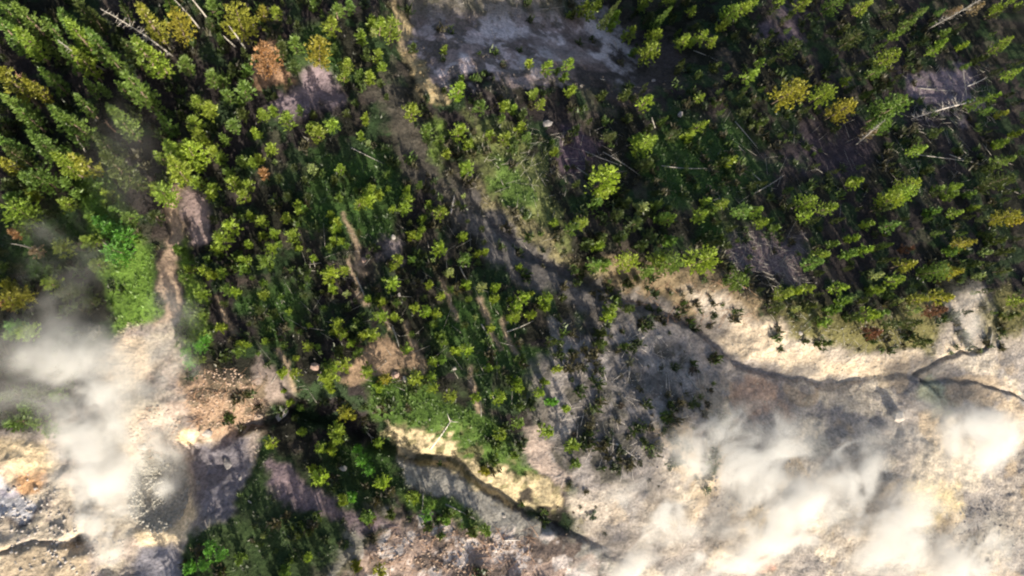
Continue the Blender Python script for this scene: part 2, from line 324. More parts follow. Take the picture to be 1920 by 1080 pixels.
def solid_mat(name, c0, c1, scale=3.0, bump=.3, rough=.9):
    m, t = new_mat(name); tc = node(t, 'ShaderNodeTexCoord').outputs['Object']
    a, an = noise_ramp(t, scale, 0, 1, .35, .65, vec=tc)
    c = mixcol(t, c0, c1, fac=a, mode='MIX')
    bs = node(t, 'ShaderNodeBsdfPrincipled'); bs.inputs['Roughness'].default_value = rough
    t.links.new(c, bs.inputs['Base Color']); bm = node(t, 'ShaderNodeBump'); bm.inputs['Strength'].default_value = bump; bm.inputs['Distance'].default_value = .1
    t.links.new(an, bm.inputs['Height']); t.links.new(bm.outputs[0], bs.inputs['Normal'])
    o = node(t, 'ShaderNodeOutputMaterial'); t.links.new(bs.outputs[0], o.inputs[0]); return m
M_ground = ground_mat(); M_leaf = leaf_mat('pine needles'); M_mix = leaf_mat('mixed plants', False)
M_bark = solid_mat('pine bark', (.11, .075, .05), (.2, .15, .11), 6)
M_grey = solid_mat('weathered dead wood', (.22, .20, .18), (.40, .37, .33), 5)
M_bone = solid_mat('bleached dead wood', (.38, .34, .31), (.6, .55, .5), 5)
M_rust = solid_mat('rusty dead wood', (.28, .16, .10), (.40, .25, .16), 5)
M_pale = solid_mat('pale rock', (.27, .24, .22), (.42, .38, .34), 2.5, .8)
M_pink = solid_mat('pinkish rock', (.26, .17, .14), (.40, .28, .23), 2.5, .8)
M_mid = solid_mat('grey green rock', (.22, .21, .18), (.36, .34, .30), 2.5, .8); M_brown = solid_mat('brown rock', (.26, .18, .13), (.40, .30, .23), 2.5, .8)
M_dark = solid_mat('dark rock', (.12, .11, .11), (.25, .23, .22), 2.5, .8)

# ------------------------------------------------------------------ the ground
nx, ny = len(xs), len(ys); idx = np.arange(nx*ny).reshape(ny, nx)
quads = np.stack([idx[:-1, :-1], idx[:-1, 1:], idx[1:, 1:], idx[1:, :-1]], -1).reshape(-1, 4)
gme = mesh_np('ground', np.stack([GX, GY, GZ], -1).reshape(-1, 3), quads, M_ground, True, {'albedo': ALB.reshape(-1, 3)})
link('ground', gme, kind='structure')

# ------------------------------------------------------------------ geometry builders
class MB:
    def __init__(s): s.v = []; s.f = []; s.c = []
    def tri(s, a, b, c, t): n = len(s.v); s.v += [a, b, c]; s.f.append((n, n+1, n+2)); s.c += [t]*3
    def tube(s, pts, rad, n=5, t=(1, 1, 1)):
        base = len(s.v)
        for i, p in enumerate(pts):
            p = Vector(p); d = (Vector(pts[min(i+1, len(pts)-1)])-Vector(pts[max(i-1, 0)])).normalized()
            u = d.orthogonal().normalized(); v = d.cross(u)
            for k in range(n):
                a = 2*math.pi*k/n; s.v.append(tuple(p+(u*math.cos(a)+v*math.sin(a))*rad[i])); s.c.append(t)
        for i in range(len(pts)-1):
            for k in range(n):
                a = base+i*n+k; b = base+i*n+(k+1) % n
                s.f += [(a, b, b+n), (a, b+n, a+n)]
        e = len(s.v); s.v += [tuple(pts[0]), tuple(pts[-1])]; s.c += [t, t]
        for k in range(n):
            s.f += [(e, base+(k+1) % n, base+k), (e+1, base+(len(pts)-1)*n+k, base+(len(pts)-1)*n+(k+1) % n)]
    def mesh(s, name, mat, tint=True): return mesh_np(name, s.v, s.f, mat, False, {'tint': s.c} if tint else None)
rnd = random.uniform
def tuft(mb, p, d, size, n, col):
    for _ in range(n):
        e = Vector((d[0]+rnd(-.8, .8), d[1]+rnd(-.8, .8), d[2]+rnd(-.5, .8))).normalized()
        s = e.cross(Vector((rnd(-1, 1), rnd(-1, 1), rnd(-1, 1)))).normalized()
        L = size*rnd(.7, 1.3); Wd = L*rnd(.17, .30); o = Vector(p)+e*(-.15*L)+Vector((rnd(-.5, .5), rnd(-.5, .5), rnd(-.5, .5)))*size*.5
        k = rnd(.72, 1.25)
        mb.tri(tuple(o+s*Wd), tuple(o-s*Wd), tuple(o+e*L), (col[0]*k, col[1]*k, col[2]*k))
def crown(h, r, bot, style, dens=1.0):
    """needles on whorled branches; style: cone or bushy"""
    mb = MB(); z = bot*h; step = {'cone': .62, 'bushy': .62, 'young': .55}[style]
    lean = (rnd(-.3, .3), rnd(-.3, .3)); a0 = rnd(0, 6.28); lob = [rnd(.75, 1.2) for _ in range(7)]
    while z < h*.985:
        f = (z/h-bot)/(1-bot)
        if style == 'cone': R = r*(1-f)**.85*min(1, .55+f*3)
        elif style == 'young': R = r*(1-f**1.15)*min(1, .6+f*2)*1.1
        else: R = r*math.sqrt(max(0, 1-(f*1.02-.12)**2*1.15))*min(1, .7+f)*(1-.35*f)
        R = max(R, .18); nb = max(3, int(round(rnd(4.2, 6.4)*(.75+R*.18))))
        for k in range(nb):
            a = a0+k*6.283/nb+rnd(-.35, .35); li = lob[int((a % 6.283)/6.284*7)]
            L = R*rnd(.72, 1.1)*(.5+.5*li) ; up = rnd(.05, .35)+.35*f
            if random.random() < .10: continue
            kk = rnd(.8, 1.2); q = max(2, int(L/.34))
            for j in range(q):
                s_ = (j+rnd(.3, 1))/q
                if s_ < .22 and R > .8: continue
                p = (math.cos(a)*L*s_, math.sin(a)*L*s_, z+L*s_*up+rnd(-.1, .1))
                side = rnd(-.32, .32)*L*s_; p = (p[0]-math.sin(a)*side, p[1]+math.cos(a)*side, p[2])
                tuft(mb, p, (math.cos(a)*.7, math.sin(a)*.7, .6), .40, max(3, int(12*dens)), (kk, kk, kk))
        a0 += rnd(.4, 1.4); z += step*rnd(.75, 1.25)
    tuft(mb, (0, 0, h*.98), (0, 0, 1), .4, 8, (1, 1, 1))
    return mb
def trunk(h, r0, seg=5):
    mb = MB(); pts = []; rad = []; bx, by = rnd(-.02, .02)*h, rnd(-.02, .02)*h
    for i in range(seg+1):
        f = i/seg; pts.append((bx*math.sin(f*3.1), by*math.sin(f*3.1), -.3+f*(h*.97+.3))); rad.append(r0*(1-f)**.8*1.0+.015)
    mb.tube(pts, rad, 6)
    for k in range(int(h*1.1)):
        z = rnd(.15, .7)*h; a = rnd(0, 6.28); L = rnd(.4, 1.0)*(1-z/h)+.2
        mb.tube([(0, 0, z), (math.cos(a)*L, math.sin(a)*L, z+L*.25)], [.03, .012], 3)
    return mb
KINDS = {}
for nm, h, r, bot, st, n in [('tall', 15, 1.75, .22, 'cone', 5), ('mid', 8.5, 1.45, .18, 'cone', 5), ('young', 6.0, 1.35, .22, 'young', 7), ('bushy', 8.5, 2.9, .18, 'bushy', 4), ('sapling', 2.6, .8, .05, 'young', 5)]:
    vs = []
    for i in range(n):
        cm = crown(h, r, bot, st).mesh(nm+' crown', M_leaf)
        tm = trunk(h, h*.014+.03).mesh(nm+' trunk', M_bark, False)
        vs.append((cm, tm))
    KINDS[nm] = (h, r, vs)

# ------------------------------------------------------------------ trees: (x, y, width, length along the lean, tint) read from enlarged views, 3 px = 1 px of the photo
COLS = {'y': (.220, .300, .040), 'c': (.135, .215, .042), 'd': (.080, .110, .030), 'g': (.29, .285, .040), 'o': (.34, .21, .10), 'p': (.30, .36, .14),  # d is a green darkened for crowns standing in shade
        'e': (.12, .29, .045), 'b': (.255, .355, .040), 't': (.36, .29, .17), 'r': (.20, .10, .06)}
T = {}
T[(0, 0)] = '''80 80 110 220 c;180 120 110 200 c;290 150 60 120 c;70 180 110 200 c;150 230 100 180 y;460 60 90 150 d;400 160 110 240 c;470 220 110 220 y;570 270 100 200 c;380 300 100 260 c;480 350 90 200 y;300 280 50 120 c;500 490 60 90 c;580 500 50 60 c;475 590 70 110 c;290 440 80 170 c;60 460 120 220 g;200 500 80 180 g;110 580 100 200 c;150 660 80 130 c;860 110 110 260 g;1000 130 110 260 g;830 290 120 200 y;900 340 90 150 y;740 300 80 120 d;770 470 120 260 c;850 570 70 120 c;700 500 60 120 c;660 350 80 160 c;1040 360 90 140 c;1190 430 90 150 c;1240 460 70 100 c;1280 530 80 90 c;1380 500 100 130 c;1385 380 60 70 c;1110 570 90 110 y;1170 600 90 110 y;1090 680 90 120 y;1110 745 80 80 y;950 700 80 110 c;1350 575 40 50 c;1360 635 60 50 d;1310 695 80 70 c;1260 780 50 90 c;1430 740 50 80 y;1350 110 150 260 g;1190 30 90 140 c;950 830 100 100 y;1080 870 130 120 b;1030 840 90 110 y;1110 930 80 90 y;900 880 60 90 y;980 945 110 80 y;1200 840 80 100 y;1240 885 70 80 y;1150 790 50 70 y;1360 900 70 60 c;1420 910 60 80 y;1280 970 70 60 c;1190 1050 80 80 y;1310 1030 90 80 y;1390 1030 80 70 y;1100 1020 90 80 y;880 1060 90 60 y;630 630 60 150 c;700 690 110 160 c;340 660 100 180 c;430 690 90 120 c;420 770 70 180 c;230 820 100 150 c;60 830 100 180 c;120 890 90 150 d;380 850 60 90 c;350 910 100 140 y;480 920 90 120 g;590 830 100 140 d;690 950 140 160 d;60 930 80 140 g;230 1000 130 170 c;160 990 100 150 c;380 1030 80 130 c;560 1040 70 110 c;60 1040 100 140 d;40 20 90 160 c;540 120 70 140 d;950 20 80 150 c;700 60 60 120 d;1180 120 60 120 d'''
T[(480, 0)] = '''30 60 70 140 g;110 60 70 130 y;215 240 90 120 c;140 270 80 150 d;350 290 130 220 g;420 140 90 140 y;320 20 50 60 c;460 50 80 100 c;530 30 70 80 c;590 200 60 70 y;660 180 40 45 p;650 120 60 60 y;700 140 90 80 y;760 160 110 120 y;690 300 70 90 y;710 365 50 50 y;620 300 50 90 d;510 360 80 90 y;495 420 70 90 y;640 430 60 60 y;590 400 30 40 c;700 460 40 60 d;735 540 30 50 d;880 620 95 110 y;885 265 50 60 d;1060 275 42 50 y;1135 505 100 120 b;1160 430 32 32 y;1060 500 30 30 d;1255 590 80 80 c;1400 590 60 80 y;1385 660 40 40 c;1150 730 100 110 b;1200 800 60 70 y;1320 750 50 80 y;1400 770 80 110 y;960 720 90 100 c;1030 780 80 100 c;1070 860 60 80 y;1185 940 100 100 y;35 640 70 90 y;95 620 50 60 y;165 670 90 110 y;10 750 50 70 y;80 830 80 80 y;105 905 30 30 p;15 890 60 80 y;40 970 60 70 o;320 640 40 60 d;350 735 110 100 y;320 700 70 80 y;430 690 90 90 y;300 715 50 60 y;615 665 50 90 y;510 630 40 60 d;590 760 50 70 y;632 800 40 50 p;312 945 65 80 p;478 945 65 95 y;440 1010 50 40 d;210 360 80 60 d;645 1065 90 60 y;745 1055 35 50 y;850 1065 50 40 y;560 570 40 50 d;60 330 130 150 o'''
T[(960, 0)] = '''345 75 50 50 d;410 40 100 120 y;320 80 40 60 c;495 30 40 80 y;580 90 90 150 b;565 150 50 60 y;660 190 95 140 y;690 290 50 50 c;740 30 70 110 c;775 90 80 130 d;805 205 100 130 b;780 290 120 130 y;905 20 40 40 c;1015 60 60 120 b;965 225 90 120 y;1065 200 90 110 y;1005 240 50 60 y;1130 230 65 140 y;1190 140 60 80 y;1240 70 100 150 y;1300 40 90 130 y;1350 20 80 100 y;100 350 50 45 y;200 375 80 110 y;255 395 40 40 c;325 355 80 80 y;295 430 50 60 y;335 505 60 50 y;125 515 70 100 y;165 580 65 90 y;510 535 50 100 d;755 570 85 140 b;660 660 50 70 d;640 530 60 70 d;1060 545 55 110 y;1355 410 90 140 y;1400 350 55 100 y;1060 700 65 190 y;1000 755 60 70 y;915 755 80 80 d;1315 630 70 60 d;1155 370 60 70 d;705 775 60 80 c;745 800 110 110 y;790 780 60 90 y;770 720 50 50 d;750 930 80 90 d;240 850 50 70 y;225 795 30 30 c;60 640 60 70 d;50 710 60 80 y;90 760 60 90 c;10 610 50 60 y;1240 895 60 80 y;1190 910 50 40 d;525 1015 140 130 b;1405 690 60 80 d;1350 710 25 30 p;365 1030 40 60 d;355 730 60 60 d;555 760 70 80 d'''
T[(1440, 0)] = '''70 10 70 60 y;200 10 90 60 y;370 20 100 60 c;540 40 90 170 y;690 60 80 90 d;800 125 80 220 c;870 60 60 100 c;730 190 60 80 c;1050 60 80 240 t;1170 40 80 160 t;970 70 50 140 c;940 280 70 150 y;985 235 50 90 y;1100 255 50 100 y;1000 180 50 80 c;1300 260 80 180 y;1350 220 60 100 y;1415 20 30 50 y;1375 410 80 140 y;680 330 110 180 y;620 395 80 80 c;130 515 150 230 g;320 530 110 170 y;450 450 50 80 y;420 620 120 220 g;690 620 150 230 c;640 700 100 120 c;740 560 80 90 c;570 750 70 120 t;850 840 80 120 y;1120 370 40 70 c;1170 570 90 150 c;1280 540 50 100 y;1230 620 60 90 c;1320 640 50 60 g;950 740 70 60 d;1400 750 50 60 y;1320 800 60 80 y;1330 900 90 130 c;1290 1020 120 120 d;490 1020 75 170 b;790 1045 100 180 y;900 960 50 60 d;1050 1050 70 60 y;960 1060 50 50 c;430 160 50 60 d;480 220 100 80 d;820 245 35 60 d;1260 940 60 60 d;130 270 100 100 d;1300 60 90 90 d;1080 150 60 90 d;1200 330 60 80 d'''
T[(0, 360)] = '''80 30 100 80 c;110 120 130 120 y;360 60 80 80 y;440 5 60 60 c;180 10 60 60 y;120 205 60 40 c;350 315 90 130 y;500 275 80 90 y;530 405 70 90 y;285 440 60 60 c;275 515 80 70 y;590 60 60 100 y;605 15 60 60 y;510 140 60 80 c;560 165 80 90 e;620 200 100 100 e;680 245 100 100 e;660 330 110 100 e;640 110 80 90 c;710 140 90 80 c;870 130 90 100 d;930 10 130 80 y;1180 10 70 60 y;1370 20 90 60 y;1300 190 100 100 b;1250 250 110 70 y;1215 320 60 40 y;1160 375 40 35 c;1395 290 50 40 y;1370 380 80 70 y;1365 425 60 80 c;1140 440 70 60 y;1185 460 60 50 y;1245 450 70 60 y;1270 540 80 90 c;1320 560 60 60 y;1120 570 90 100 y;1130 690 60 70 c;1240 760 60 70 y;1350 850 50 40 y;1340 895 70 50 c;1390 860 40 40 y;1060 900 90 90 e;1120 870 80 80 e;1150 830 70 70 e;1060 960 70 60 e;1110 940 60 60 c;75 590 110 60 g;35 630 60 60 o;40 520 60 60 g;80 750 80 80 e;140 790 90 100 y;50 800 60 60 c;1030 480 60 90 c;1060 430 50 100 y;1000 320 60 80 c;1405 130 50 60 y;80 230 50 60 o;450 560 80 90 d;500 620 80 80 d;360 560 80 90 d;200 330 70 90 t'''
T[(480, 360)] = '''235 60 50 70 y;235 100 45 45 y;270 90 40 30 c;170 140 60 50 y;30 160 80 70 y;100 230 70 50 y;30 240 50 60 y;235 180 30 40 c;210 235 90 60 y;80 310 80 70 y;125 290 40 30 c;240 310 40 50 y;325 370 45 50 y;298 325 25 25 p;45 380 100 60 c;420 125 50 40 y;450 165 60 70 y;440 205 60 50 y;430 270 50 60 y;410 310 50 60 c;465 25 50 60 c;480 270 50 40 y;510 300 40 60 c;580 55 80 80 y;625 45 90 80 b;640 10 60 50 y;690 10 60 50 y;850 30 80 70 b;840 75 90 70 y;770 90 45 45 y;975 55 35 40 y;1045 110 90 70 y;940 150 50 70 y;935 210 50 50 y;880 235 60 50 y;915 245 45 40 y;1165 245 60 50 y;1035 310 100 90 b;1170 20 30 35 p;795 380 80 70 y;770 420 50 60 y;880 375 50 50 c;775 510 95 80 y;720 490 30 30 c;420 470 110 110 b;430 545 60 50 y;370 560 30 50 d;495 435 70 50 y;38 510 50 50 c;38 575 65 60 y;140 585 40 50 c;183 670 40 50 y;510 570 40 35 p;630 600 50 60 y;710 615 60 70 y;1245 345 50 60 y;1290 335 50 50 y;1180 380 90 70 c;1205 320 25 25 p;1090 450 60 80 p;995 380 30 25 p;975 520 55 50 y;1040 585 60 90 y;1185 515 60 60 y;1270 525 70 80 p;1350 535 60 60 y;1345 600 60 60 y;1200 600 40 50 c;895 650 60 60 y;960 670 80 80 b;1010 685 70 60 b;1000 740 50 80 c;1040 800 60 60 c;1055 845 50 50 c;695 700 90 90 y;775 700 60 60 y;820 720 25 25 p;455 735 80 80 y;445 780 60 60 y;490 800 60 60 y;535 850 50 70 y;545 760 40 40 p;610 800 60 60 y;660 805 90 80 y;300 750 35 30 y;850 880 70 80 y;1130 890 60 60 b;1190 880 80 80 b;1000 950 60 60 y;1045 940 60 60 c;1325 765 50 50 y;1430 600 30 40 y;1430 710 40 50 y;1240 700 30 60 p;50 835 40 50 y;290 865 65 60 y;345 870 40 40 c;225 935 40 35 y;10 910 25 30 c;490 970 100 70 y;440 985 70 60 y;410 1050 110 80 y;145 1020 60 40 y;215 1020 70 40 y;630 1010 90 90 y;730 1050 80 60 g;900 1050 90 60 y;990 1040 70 60 y;1310 990 50 40 y;1360 985 30 30 c;360 905 25 25 p'''
T[(960, 360)] = '''245 170 55 60 y;390 170 90 120 y;345 200 80 80 c;480 60 60 80 c;520 5 80 40 y;740 80 65 60 p;430 290 60 70 d;490 300 60 70 y;510 250 50 50 d;890 150 70 100 y;845 140 60 60 c;905 270 60 70 c;730 300 60 70 d;655 385 100 90 y;890 390 120 110 c;830 370 90 90 y;1085 385 140 90 y;1095 50 50 50 y;1055 130 80 70 y;1130 100 50 60 c;1195 60 65 100 y;1310 100 90 90 c;1375 110 70 80 y;1410 170 70 70 y;1270 500 100 80 c;530 400 60 70 c;475 410 80 70 c;40 420 40 45 y;60 600 110 100 b;30 650 80 80 b;25 700 90 70 y;110 690 60 60 y;190 600 90 90 b;200 650 50 50 y;110 570 40 40 y;290 595 50 40 d;560 660 70 60 y;665 655 50 30 d;550 695 60 40 y;500 795 60 40 d;510 850 60 50 d;260 995 50 50 y;30 1065 60 40 y;190 1070 50 30 y;230 840 70 90 d;600 120 70 80 d;700 180 90 90 d;780 250 70 80 d;620 250 60 80 d;770 440 80 60 c;640 60 60 70 d;820 70 60 70 c'''
T[(1440, 360)] = '''230 60 100 110 y;215 130 70 70 y;340 85 90 90 y;10 160 40 60 c;40 200 50 50 c;700 35 110 120 y;765 15 110 60 y;650 85 80 80 d;700 190 80 120 c;565 180 50 70 y;930 110 60 90 c;1060 115 65 120 y;1160 90 45 70 y;1030 15 60 90 c;1140 10 50 60 c;1210 150 40 50 p;1335 140 100 90 g;1405 160 60 80 g;960 230 50 110 c;480 260 55 90 y;370 290 50 60 c;550 325 60 90 y;260 400 90 130 c;300 355 80 80 y;460 350 60 80 c;1110 290 90 140 g;1250 240 50 90 d;1300 270 60 80 d;1230 340 45 110 p;1350 330 50 70 d;780 410 90 110 g;620 470 60 130 p;725 500 80 140 y;610 550 60 90 y;950 450 100 160 c;1040 440 80 110 g;900 440 60 90 c;1190 470 45 120 p;860 600 80 110 g;980 590 90 120 g;230 540 60 110 y;160 555 60 80 y;90 575 80 80 y;400 540 80 130 y;60 645 80 70 d;370 660 60 90 c;580 690 90 90 y;640 680 60 80 c;830 660 60 140 p;740 610 35 40 p;490 590 40 60 p;160 655 40 50 p;1400 610 70 70 y;1330 440 60 100 d;820 740 80 90 d;700 740 70 100 d;880 840 80 80 d;600 790 80 100 r;320 850 60 60 d;220 840 30 30 d;960 665 90 80 r;790 320 50 80 r;1370 690 60 70 d;430 610 60 80 c;240 640 60 80 d;330 730 60 70 c;480 700 60 60 d;540 610 40 60 d;1180 400 50 80 d;1050 330 60 80 c'''
T[(0, 720)] = '''60 60 90 90 d;150 130 90 90 c;240 60 70 80 d;310 60 70 110 c;90 220 100 80 c;210 220 80 80 c;280 260 80 50 c;170 50 70 70 c;1180 930 80 110 e;1240 960 70 120 e;1150 1010 80 80 e;1350 990 60 60 c;1060 1040 70 70 e'''
T[(480, 720)] = '''155 40 30 30 y;190 105 50 35 y;250 135 50 30 c;405 10 50 40 y;425 40 40 40 y;695 15 60 40 y;500 165 90 60 g;545 185 50 50 g;255 270 55 60 y;80 345 80 70 y;450 265 100 60 y;455 310 90 60 y;360 365 70 70 y;425 375 60 60 y;690 335 70 50 y;315 480 50 60 y;350 525 110 60 b;715 550 95 60 b;490 660 60 60 y;890 640 90 60 y;630 755 80 60 c;1370 80 90 90 b;1000 20 70 50 y;1100 70 80 60 y;1240 80 60 60 y;290 980 50 50 y;565 1030 60 80 g;700 1060 80 50 g;240 855 40 40 d;300 840 40 40 d;40 855 30 40 p;1380 290 80 60 y;600 430 90 90 e;640 490 80 80 e;570 370 60 60 e;990 680 70 100 c;960 740 80 80 e;1070 770 60 60 c;1290 490 60 50 g;1220 840 60 60 d;1300 830 70 60 c;160 1060 60 40 c;760 740 60 50 d;540 640 60 60 e;220 190 40 40 d'''
T[(960, 720)] = '''160 50 70 90 b;40 20 60 50 y;310 140 50 50 y;40 220 80 80 c;200 270 90 60 y;345 345 100 50 y;365 450 60 50 c;230 100 60 60 e;15 400 50 50 c;120 140 30 30 p'''
trees = []
for (ox, oy), s in T.items():
    for e in s.split(';'):
        a = e.split(); x, y, wd, ln = [float(v)/3 for v in a[:4]]; trees.append((ox+x, oy+y, wd, ln, a[4]))
LAM = {'y': 'lime green', 'c': 'mid green', 'd': 'shade-darkened green', 'g': 'golden green', 'o': 'orange dead', 'p': 'pale', 'e': 'emerald green', 'b': 'bright yellow green', 't': 'tan half-dead', 'r': 'reddish brown'}
MARKS = [(250, 50, 'the long grey snag at upper left'), (500, 115, 'the orange dead pine by the gravel'), (150, 95, 'the pale bare trunk at upper left'), (45, 155, 'the rusty snag at the left edge'),
         (380, 25, 'the pair of bare trunks at the top edge'), (585, 180, 'the small purplish gravel patch'), (880, 90, 'the big grey gravel clearing'), (1120, 100, 'the right end of the gravel clearing'),
         (740, 230, 'the bare upper gully'), (820, 290, 'the narrow green strip by the gully'), (950, 310, 'the grassy spur'), (1250, 80, 'the rust-stained gap in the top trees'), (1285, 313, 'the single log on the dark meadow'),
         (1400, 330, 'the crossed logs right of the meadow'), (1480, 170, 'the broadest golden crown'), (1770, 200, 'the branchy grey deadfall at upper right'), (1790, 25, 'the tan half-dead treetops'), (1620, 265, 'the grey dead foot of a large pine'),
         (1890, 210, 'the rusty patch at the right edge'), (1430, 480, 'the purplish brushwood'), (1700, 465, 'the reddish dead top'), (1820, 580, 'the steam vent in the right forest'), (1870, 420, 'the golden crowns by the right edge'),
         (1590, 620, 'the scrubby fringe above the cream bank'), (1290, 560, 'the twiggy brown bank top'), (1080, 495, 'the reddish cut in the bank'), (1132, 345, 'the round yellow crown at centre right'), (850, 375, 'the white stump near the centre'),
         (680, 370, 'the bright triple crown left of centre'), (500, 375, 'the white fleck in the left stand'), (330, 400, 'the pinkish bare track'), (240, 500, 'the bright grass tongue'), (27, 437, 'the small reddish top at the left edge'),
         (15, 565, 'the orange shrub at the left edge'), (100, 640, 'the thin left steam'), (380, 660, 'the emerald clump by the steam'), (420, 740, 'the brown rubble bank'), (620, 515, 'the brightest crown of the middle stand'), (685, 485, 'the pinkish scrape in the middle stand'),
         (740, 650, 'the brown bare patch in the lower stand'), (590, 688, 'the pink boulder'), (528, 776, 'the white slab on the dark scarp'), (800, 590, 'the paired bright crowns'), (990, 570, 'the widest bright clump'), (905, 615, 'the pale scar below the centre'),
         (870, 790, 'the green slope above the yellow bank'), (835, 810, 'the forked white branch'), (935, 745, 'the lone bright pine on the lower slope'), (1040, 880, 'the pale streak of rubble'), (643, 876, 'the white stone in the lower hollow'), (690, 811, 'the white forked stump on the scarp'),
         (510, 975, 'the long thin log at the bottom'), (720, 905, 'the bright pine below the scarp'), (850, 1030, 'the reddish brushwood at the bottom'), (410, 1000, 'the green corner below the crater'), (60, 760, 'the dark wood left of the steam'), (1140, 580, 'the grey foot of the bank'),
         (1235, 632, 'the pale rock on the grey slope'), (1050, 690, 'the scrub edge'), (400, 200, 'the dark shade at upper left'), (430, 430, 'the first stand right of the track'), (640, 300, 'the dark hollow under the gravel'), (1210, 190, 'the lone bright spire in the shade')]
groups = {}
for (x, y, wd, ln, c) in trees: pass
def octant(dx, dy):
    a = math.degrees(math.atan2(-dy, dx)) % 360; k = int((a+22.5)//45) % 8
    return ['right of', 'up right of', 'above', 'up left of', 'left of', 'down left of', 'below', 'down right of'][k]
ORD = ['nearest', 'second', 'third', 'fourth', 'fifth', 'sixth', 'seventh', 'eighth', 'ninth', 'tenth', 'eleventh', 'twelfth']
def label_all(items, noun_of):
    """items: (x, y, look). every item gets its own wording from its looks and the landmark beside it"""
    buck = {}; out = [None]*len(items)
    for i, (x, y, look) in enumerate(items):
        m = min(MARKS, key=lambda q: math.hypot(q[0]-x, q[1]-y)); d = math.hypot(m[0]-x, m[1]-y)
        rel = 'right at' if d < 11 else octant(x-m[0], y-m[1])
        buck.setdefault((look, rel, m[2]), []).append((d, i))
    for (look, rel, m), L_ in buck.items():
        L_.sort()
        for r_, (d, i) in enumerate(L_):
            nn = noun_of(i); pre = '' if len(L_) == 1 else ORD[min(r_, 11)]+' '
            out[i] = f'{pre}{look} {nn} {rel} {m}'
            if len(out[i].replace('-', ' ').split()) > 16: out[i] = out[i].replace(' the ', ' ', 1).replace('yellow green', 'yellowish')
    return out
order = sorted(range(len(trees)), key=lambda i: -trees[i][2]*trees[i][3]); big = set(order[:300])
def size_word(i):
    _, _, a, b, _ = trees[i]; q = math.sqrt(a*b)
    return 'large' if q > 44 else 'medium' if q > 29 else 'small' if q > 19 else 'tiny'
labels = label_all([(t[0], t[1], size_word(i)+' '+LAM[t[4]]) for i, t in enumerate(trees)], lambda i: 'pine' if i in big else 'sapling')
occ = []
for i, (x, y, wd, ln, c) in enumerate(trees):
    dn = math.hypot(x-NAD[0], y-NAD[1]); wm = wd*H/F*(1.0 if math.hypot(x-NAD[0], y-NAD[1]) < 480 else 1.2 if x < 1100 else 1.34)
    Lc = max(0, (ln-wd*.8))*H/max(dn, 120); far = min(1, dn/600)
    ht = max(wm*(1.9 if i in big else 1.7), min(Lc*1.15, wm*6))
    if dn < 420: ht = wm*2.45
    left_tall = x < 330 and y < 330
    if left_tall: ht = max(ht, wm*3.6)
    ht = min(ht, 17.5)
    if wm > 3.6 and ht < 12: kd = 'bushy'
    elif ht > 11.5: kd = 'tall'
    elif ht/wm > 2.7 or (dn > 500 and random.random() < .5): kd = 'mid'
    else: kd = 'young'
    if i not in big and ht < 4.5: kd = 'sapling'
    gx, gy, gz = land(x, y, ht*.62)
    h0, r0, vs = KINDS[kd]; cm, tm = random.choice(vs)
    s = wm*.5/(r0*.92)*(1.15 if kd == 'bushy' else 1); szz = ht/h0
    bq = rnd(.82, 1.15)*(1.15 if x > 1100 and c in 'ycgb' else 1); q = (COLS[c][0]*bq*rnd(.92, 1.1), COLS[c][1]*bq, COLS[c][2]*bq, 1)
    rot = rnd(0, 6.28); occ.append((gx, gy, wm))
    if i in big:
        e = link('pine_tree', None, label=labels[i], cat='pine tree', group='pine trees of the thermal basin forest')
        e.location = (gx, gy, gz-.1); e.rotation_euler = (rnd(-.05, .05), rnd(-.05, .05), rot); e.scale = (s, s, szz); e.empty_display_size = .5
        link('trunk', tm, e); cr = link('crown', cm, e); cr.color = q
    else:
        e = link('pine_sapling', cm, label=labels[i], cat='sapling', group='small pines between the larger trees')
        e.location = (gx, gy, gz-.1); e.rotation_euler = (0, 0, rot); e.scale = (s, s, szz); e.color = q

# ------------------------------------------------------------------ merged forest that nobody could count
def merged(name, spots, kind_pick, label, cat):
    Vs, Fs, Cs, off = [], [], [], 0
    for (x, y, wm, ht, c) in spots:
        h0, r0, vs = KINDS[kind_pick(wm, ht)]; me = random.choice(vs)[0]; n = len(me.vertices)
        co = np.empty(n*3, np.float32); me.vertices.foreach_get('co', co); co = co.reshape(-1, 3)
        fc = np.empty(len(me.loops), np.int32); me.loops.foreach_get('vertex_index', fc); fc = fc.reshape(-1, 3)
        tc = np.empty(n*4, np.float32); me.color_attributes['tint'].data.foreach_get('color', tc); tc = tc.reshape(-1, 4)[:, :3]
        s = wm*.5/r0; a = rnd(0, 6.28); ca, sa = math.cos(a), math.sin(a); z = float(hz(x, y))
        P = np.stack([(co[:, 0]*ca-co[:, 1]*sa)*s+x, (co[:, 0]*sa+co[:, 1]*ca)*s+y, co[:, 2]*ht/h0+z-.1], -1)
        Vs.append(P); Fs.append(fc+off); off += n; Cs.append(tc*np.array(c)*rnd(.8, 1.2))
    me = mesh_np(name, np.concatenate(Vs), np.concatenate(Fs), M_mix, False, {'tint': np.concatenate(Cs)})
    return link(name, me, kind='stuff', label=label, cat=cat)
def albedo_px(px, py):
    return None
# wood that carries on beyond the picture's edges
spots = []
tries = 0
while len(spots) < 330 and tries < 12000:
    tries += 1
    px, py = rnd(-420, 2350), rnd(-480, 1420)
    if -25 < px < 1945 and -35 < py < 1100: continue
    if py > 700 and (px < 330 or px > 760): continue
    if px > 760 and px < 1150 and py > -140: continue
    x, y = flat(px, py)
    if any((x-a)**2+(y-b)**2 < 9 for a, b, *_ in spots): continue
    spots.append((x, y, rnd(2.2, 3.6), rnd(9, 16), COLS[random.choice('ccydd')]))
n_off = len(spots)
merged('surrounding_forest', spots, lambda a, b: 'tall' if b > 11.5 else 'mid', 'dense pine forest continuing past the edges of the clearing', 'forest')

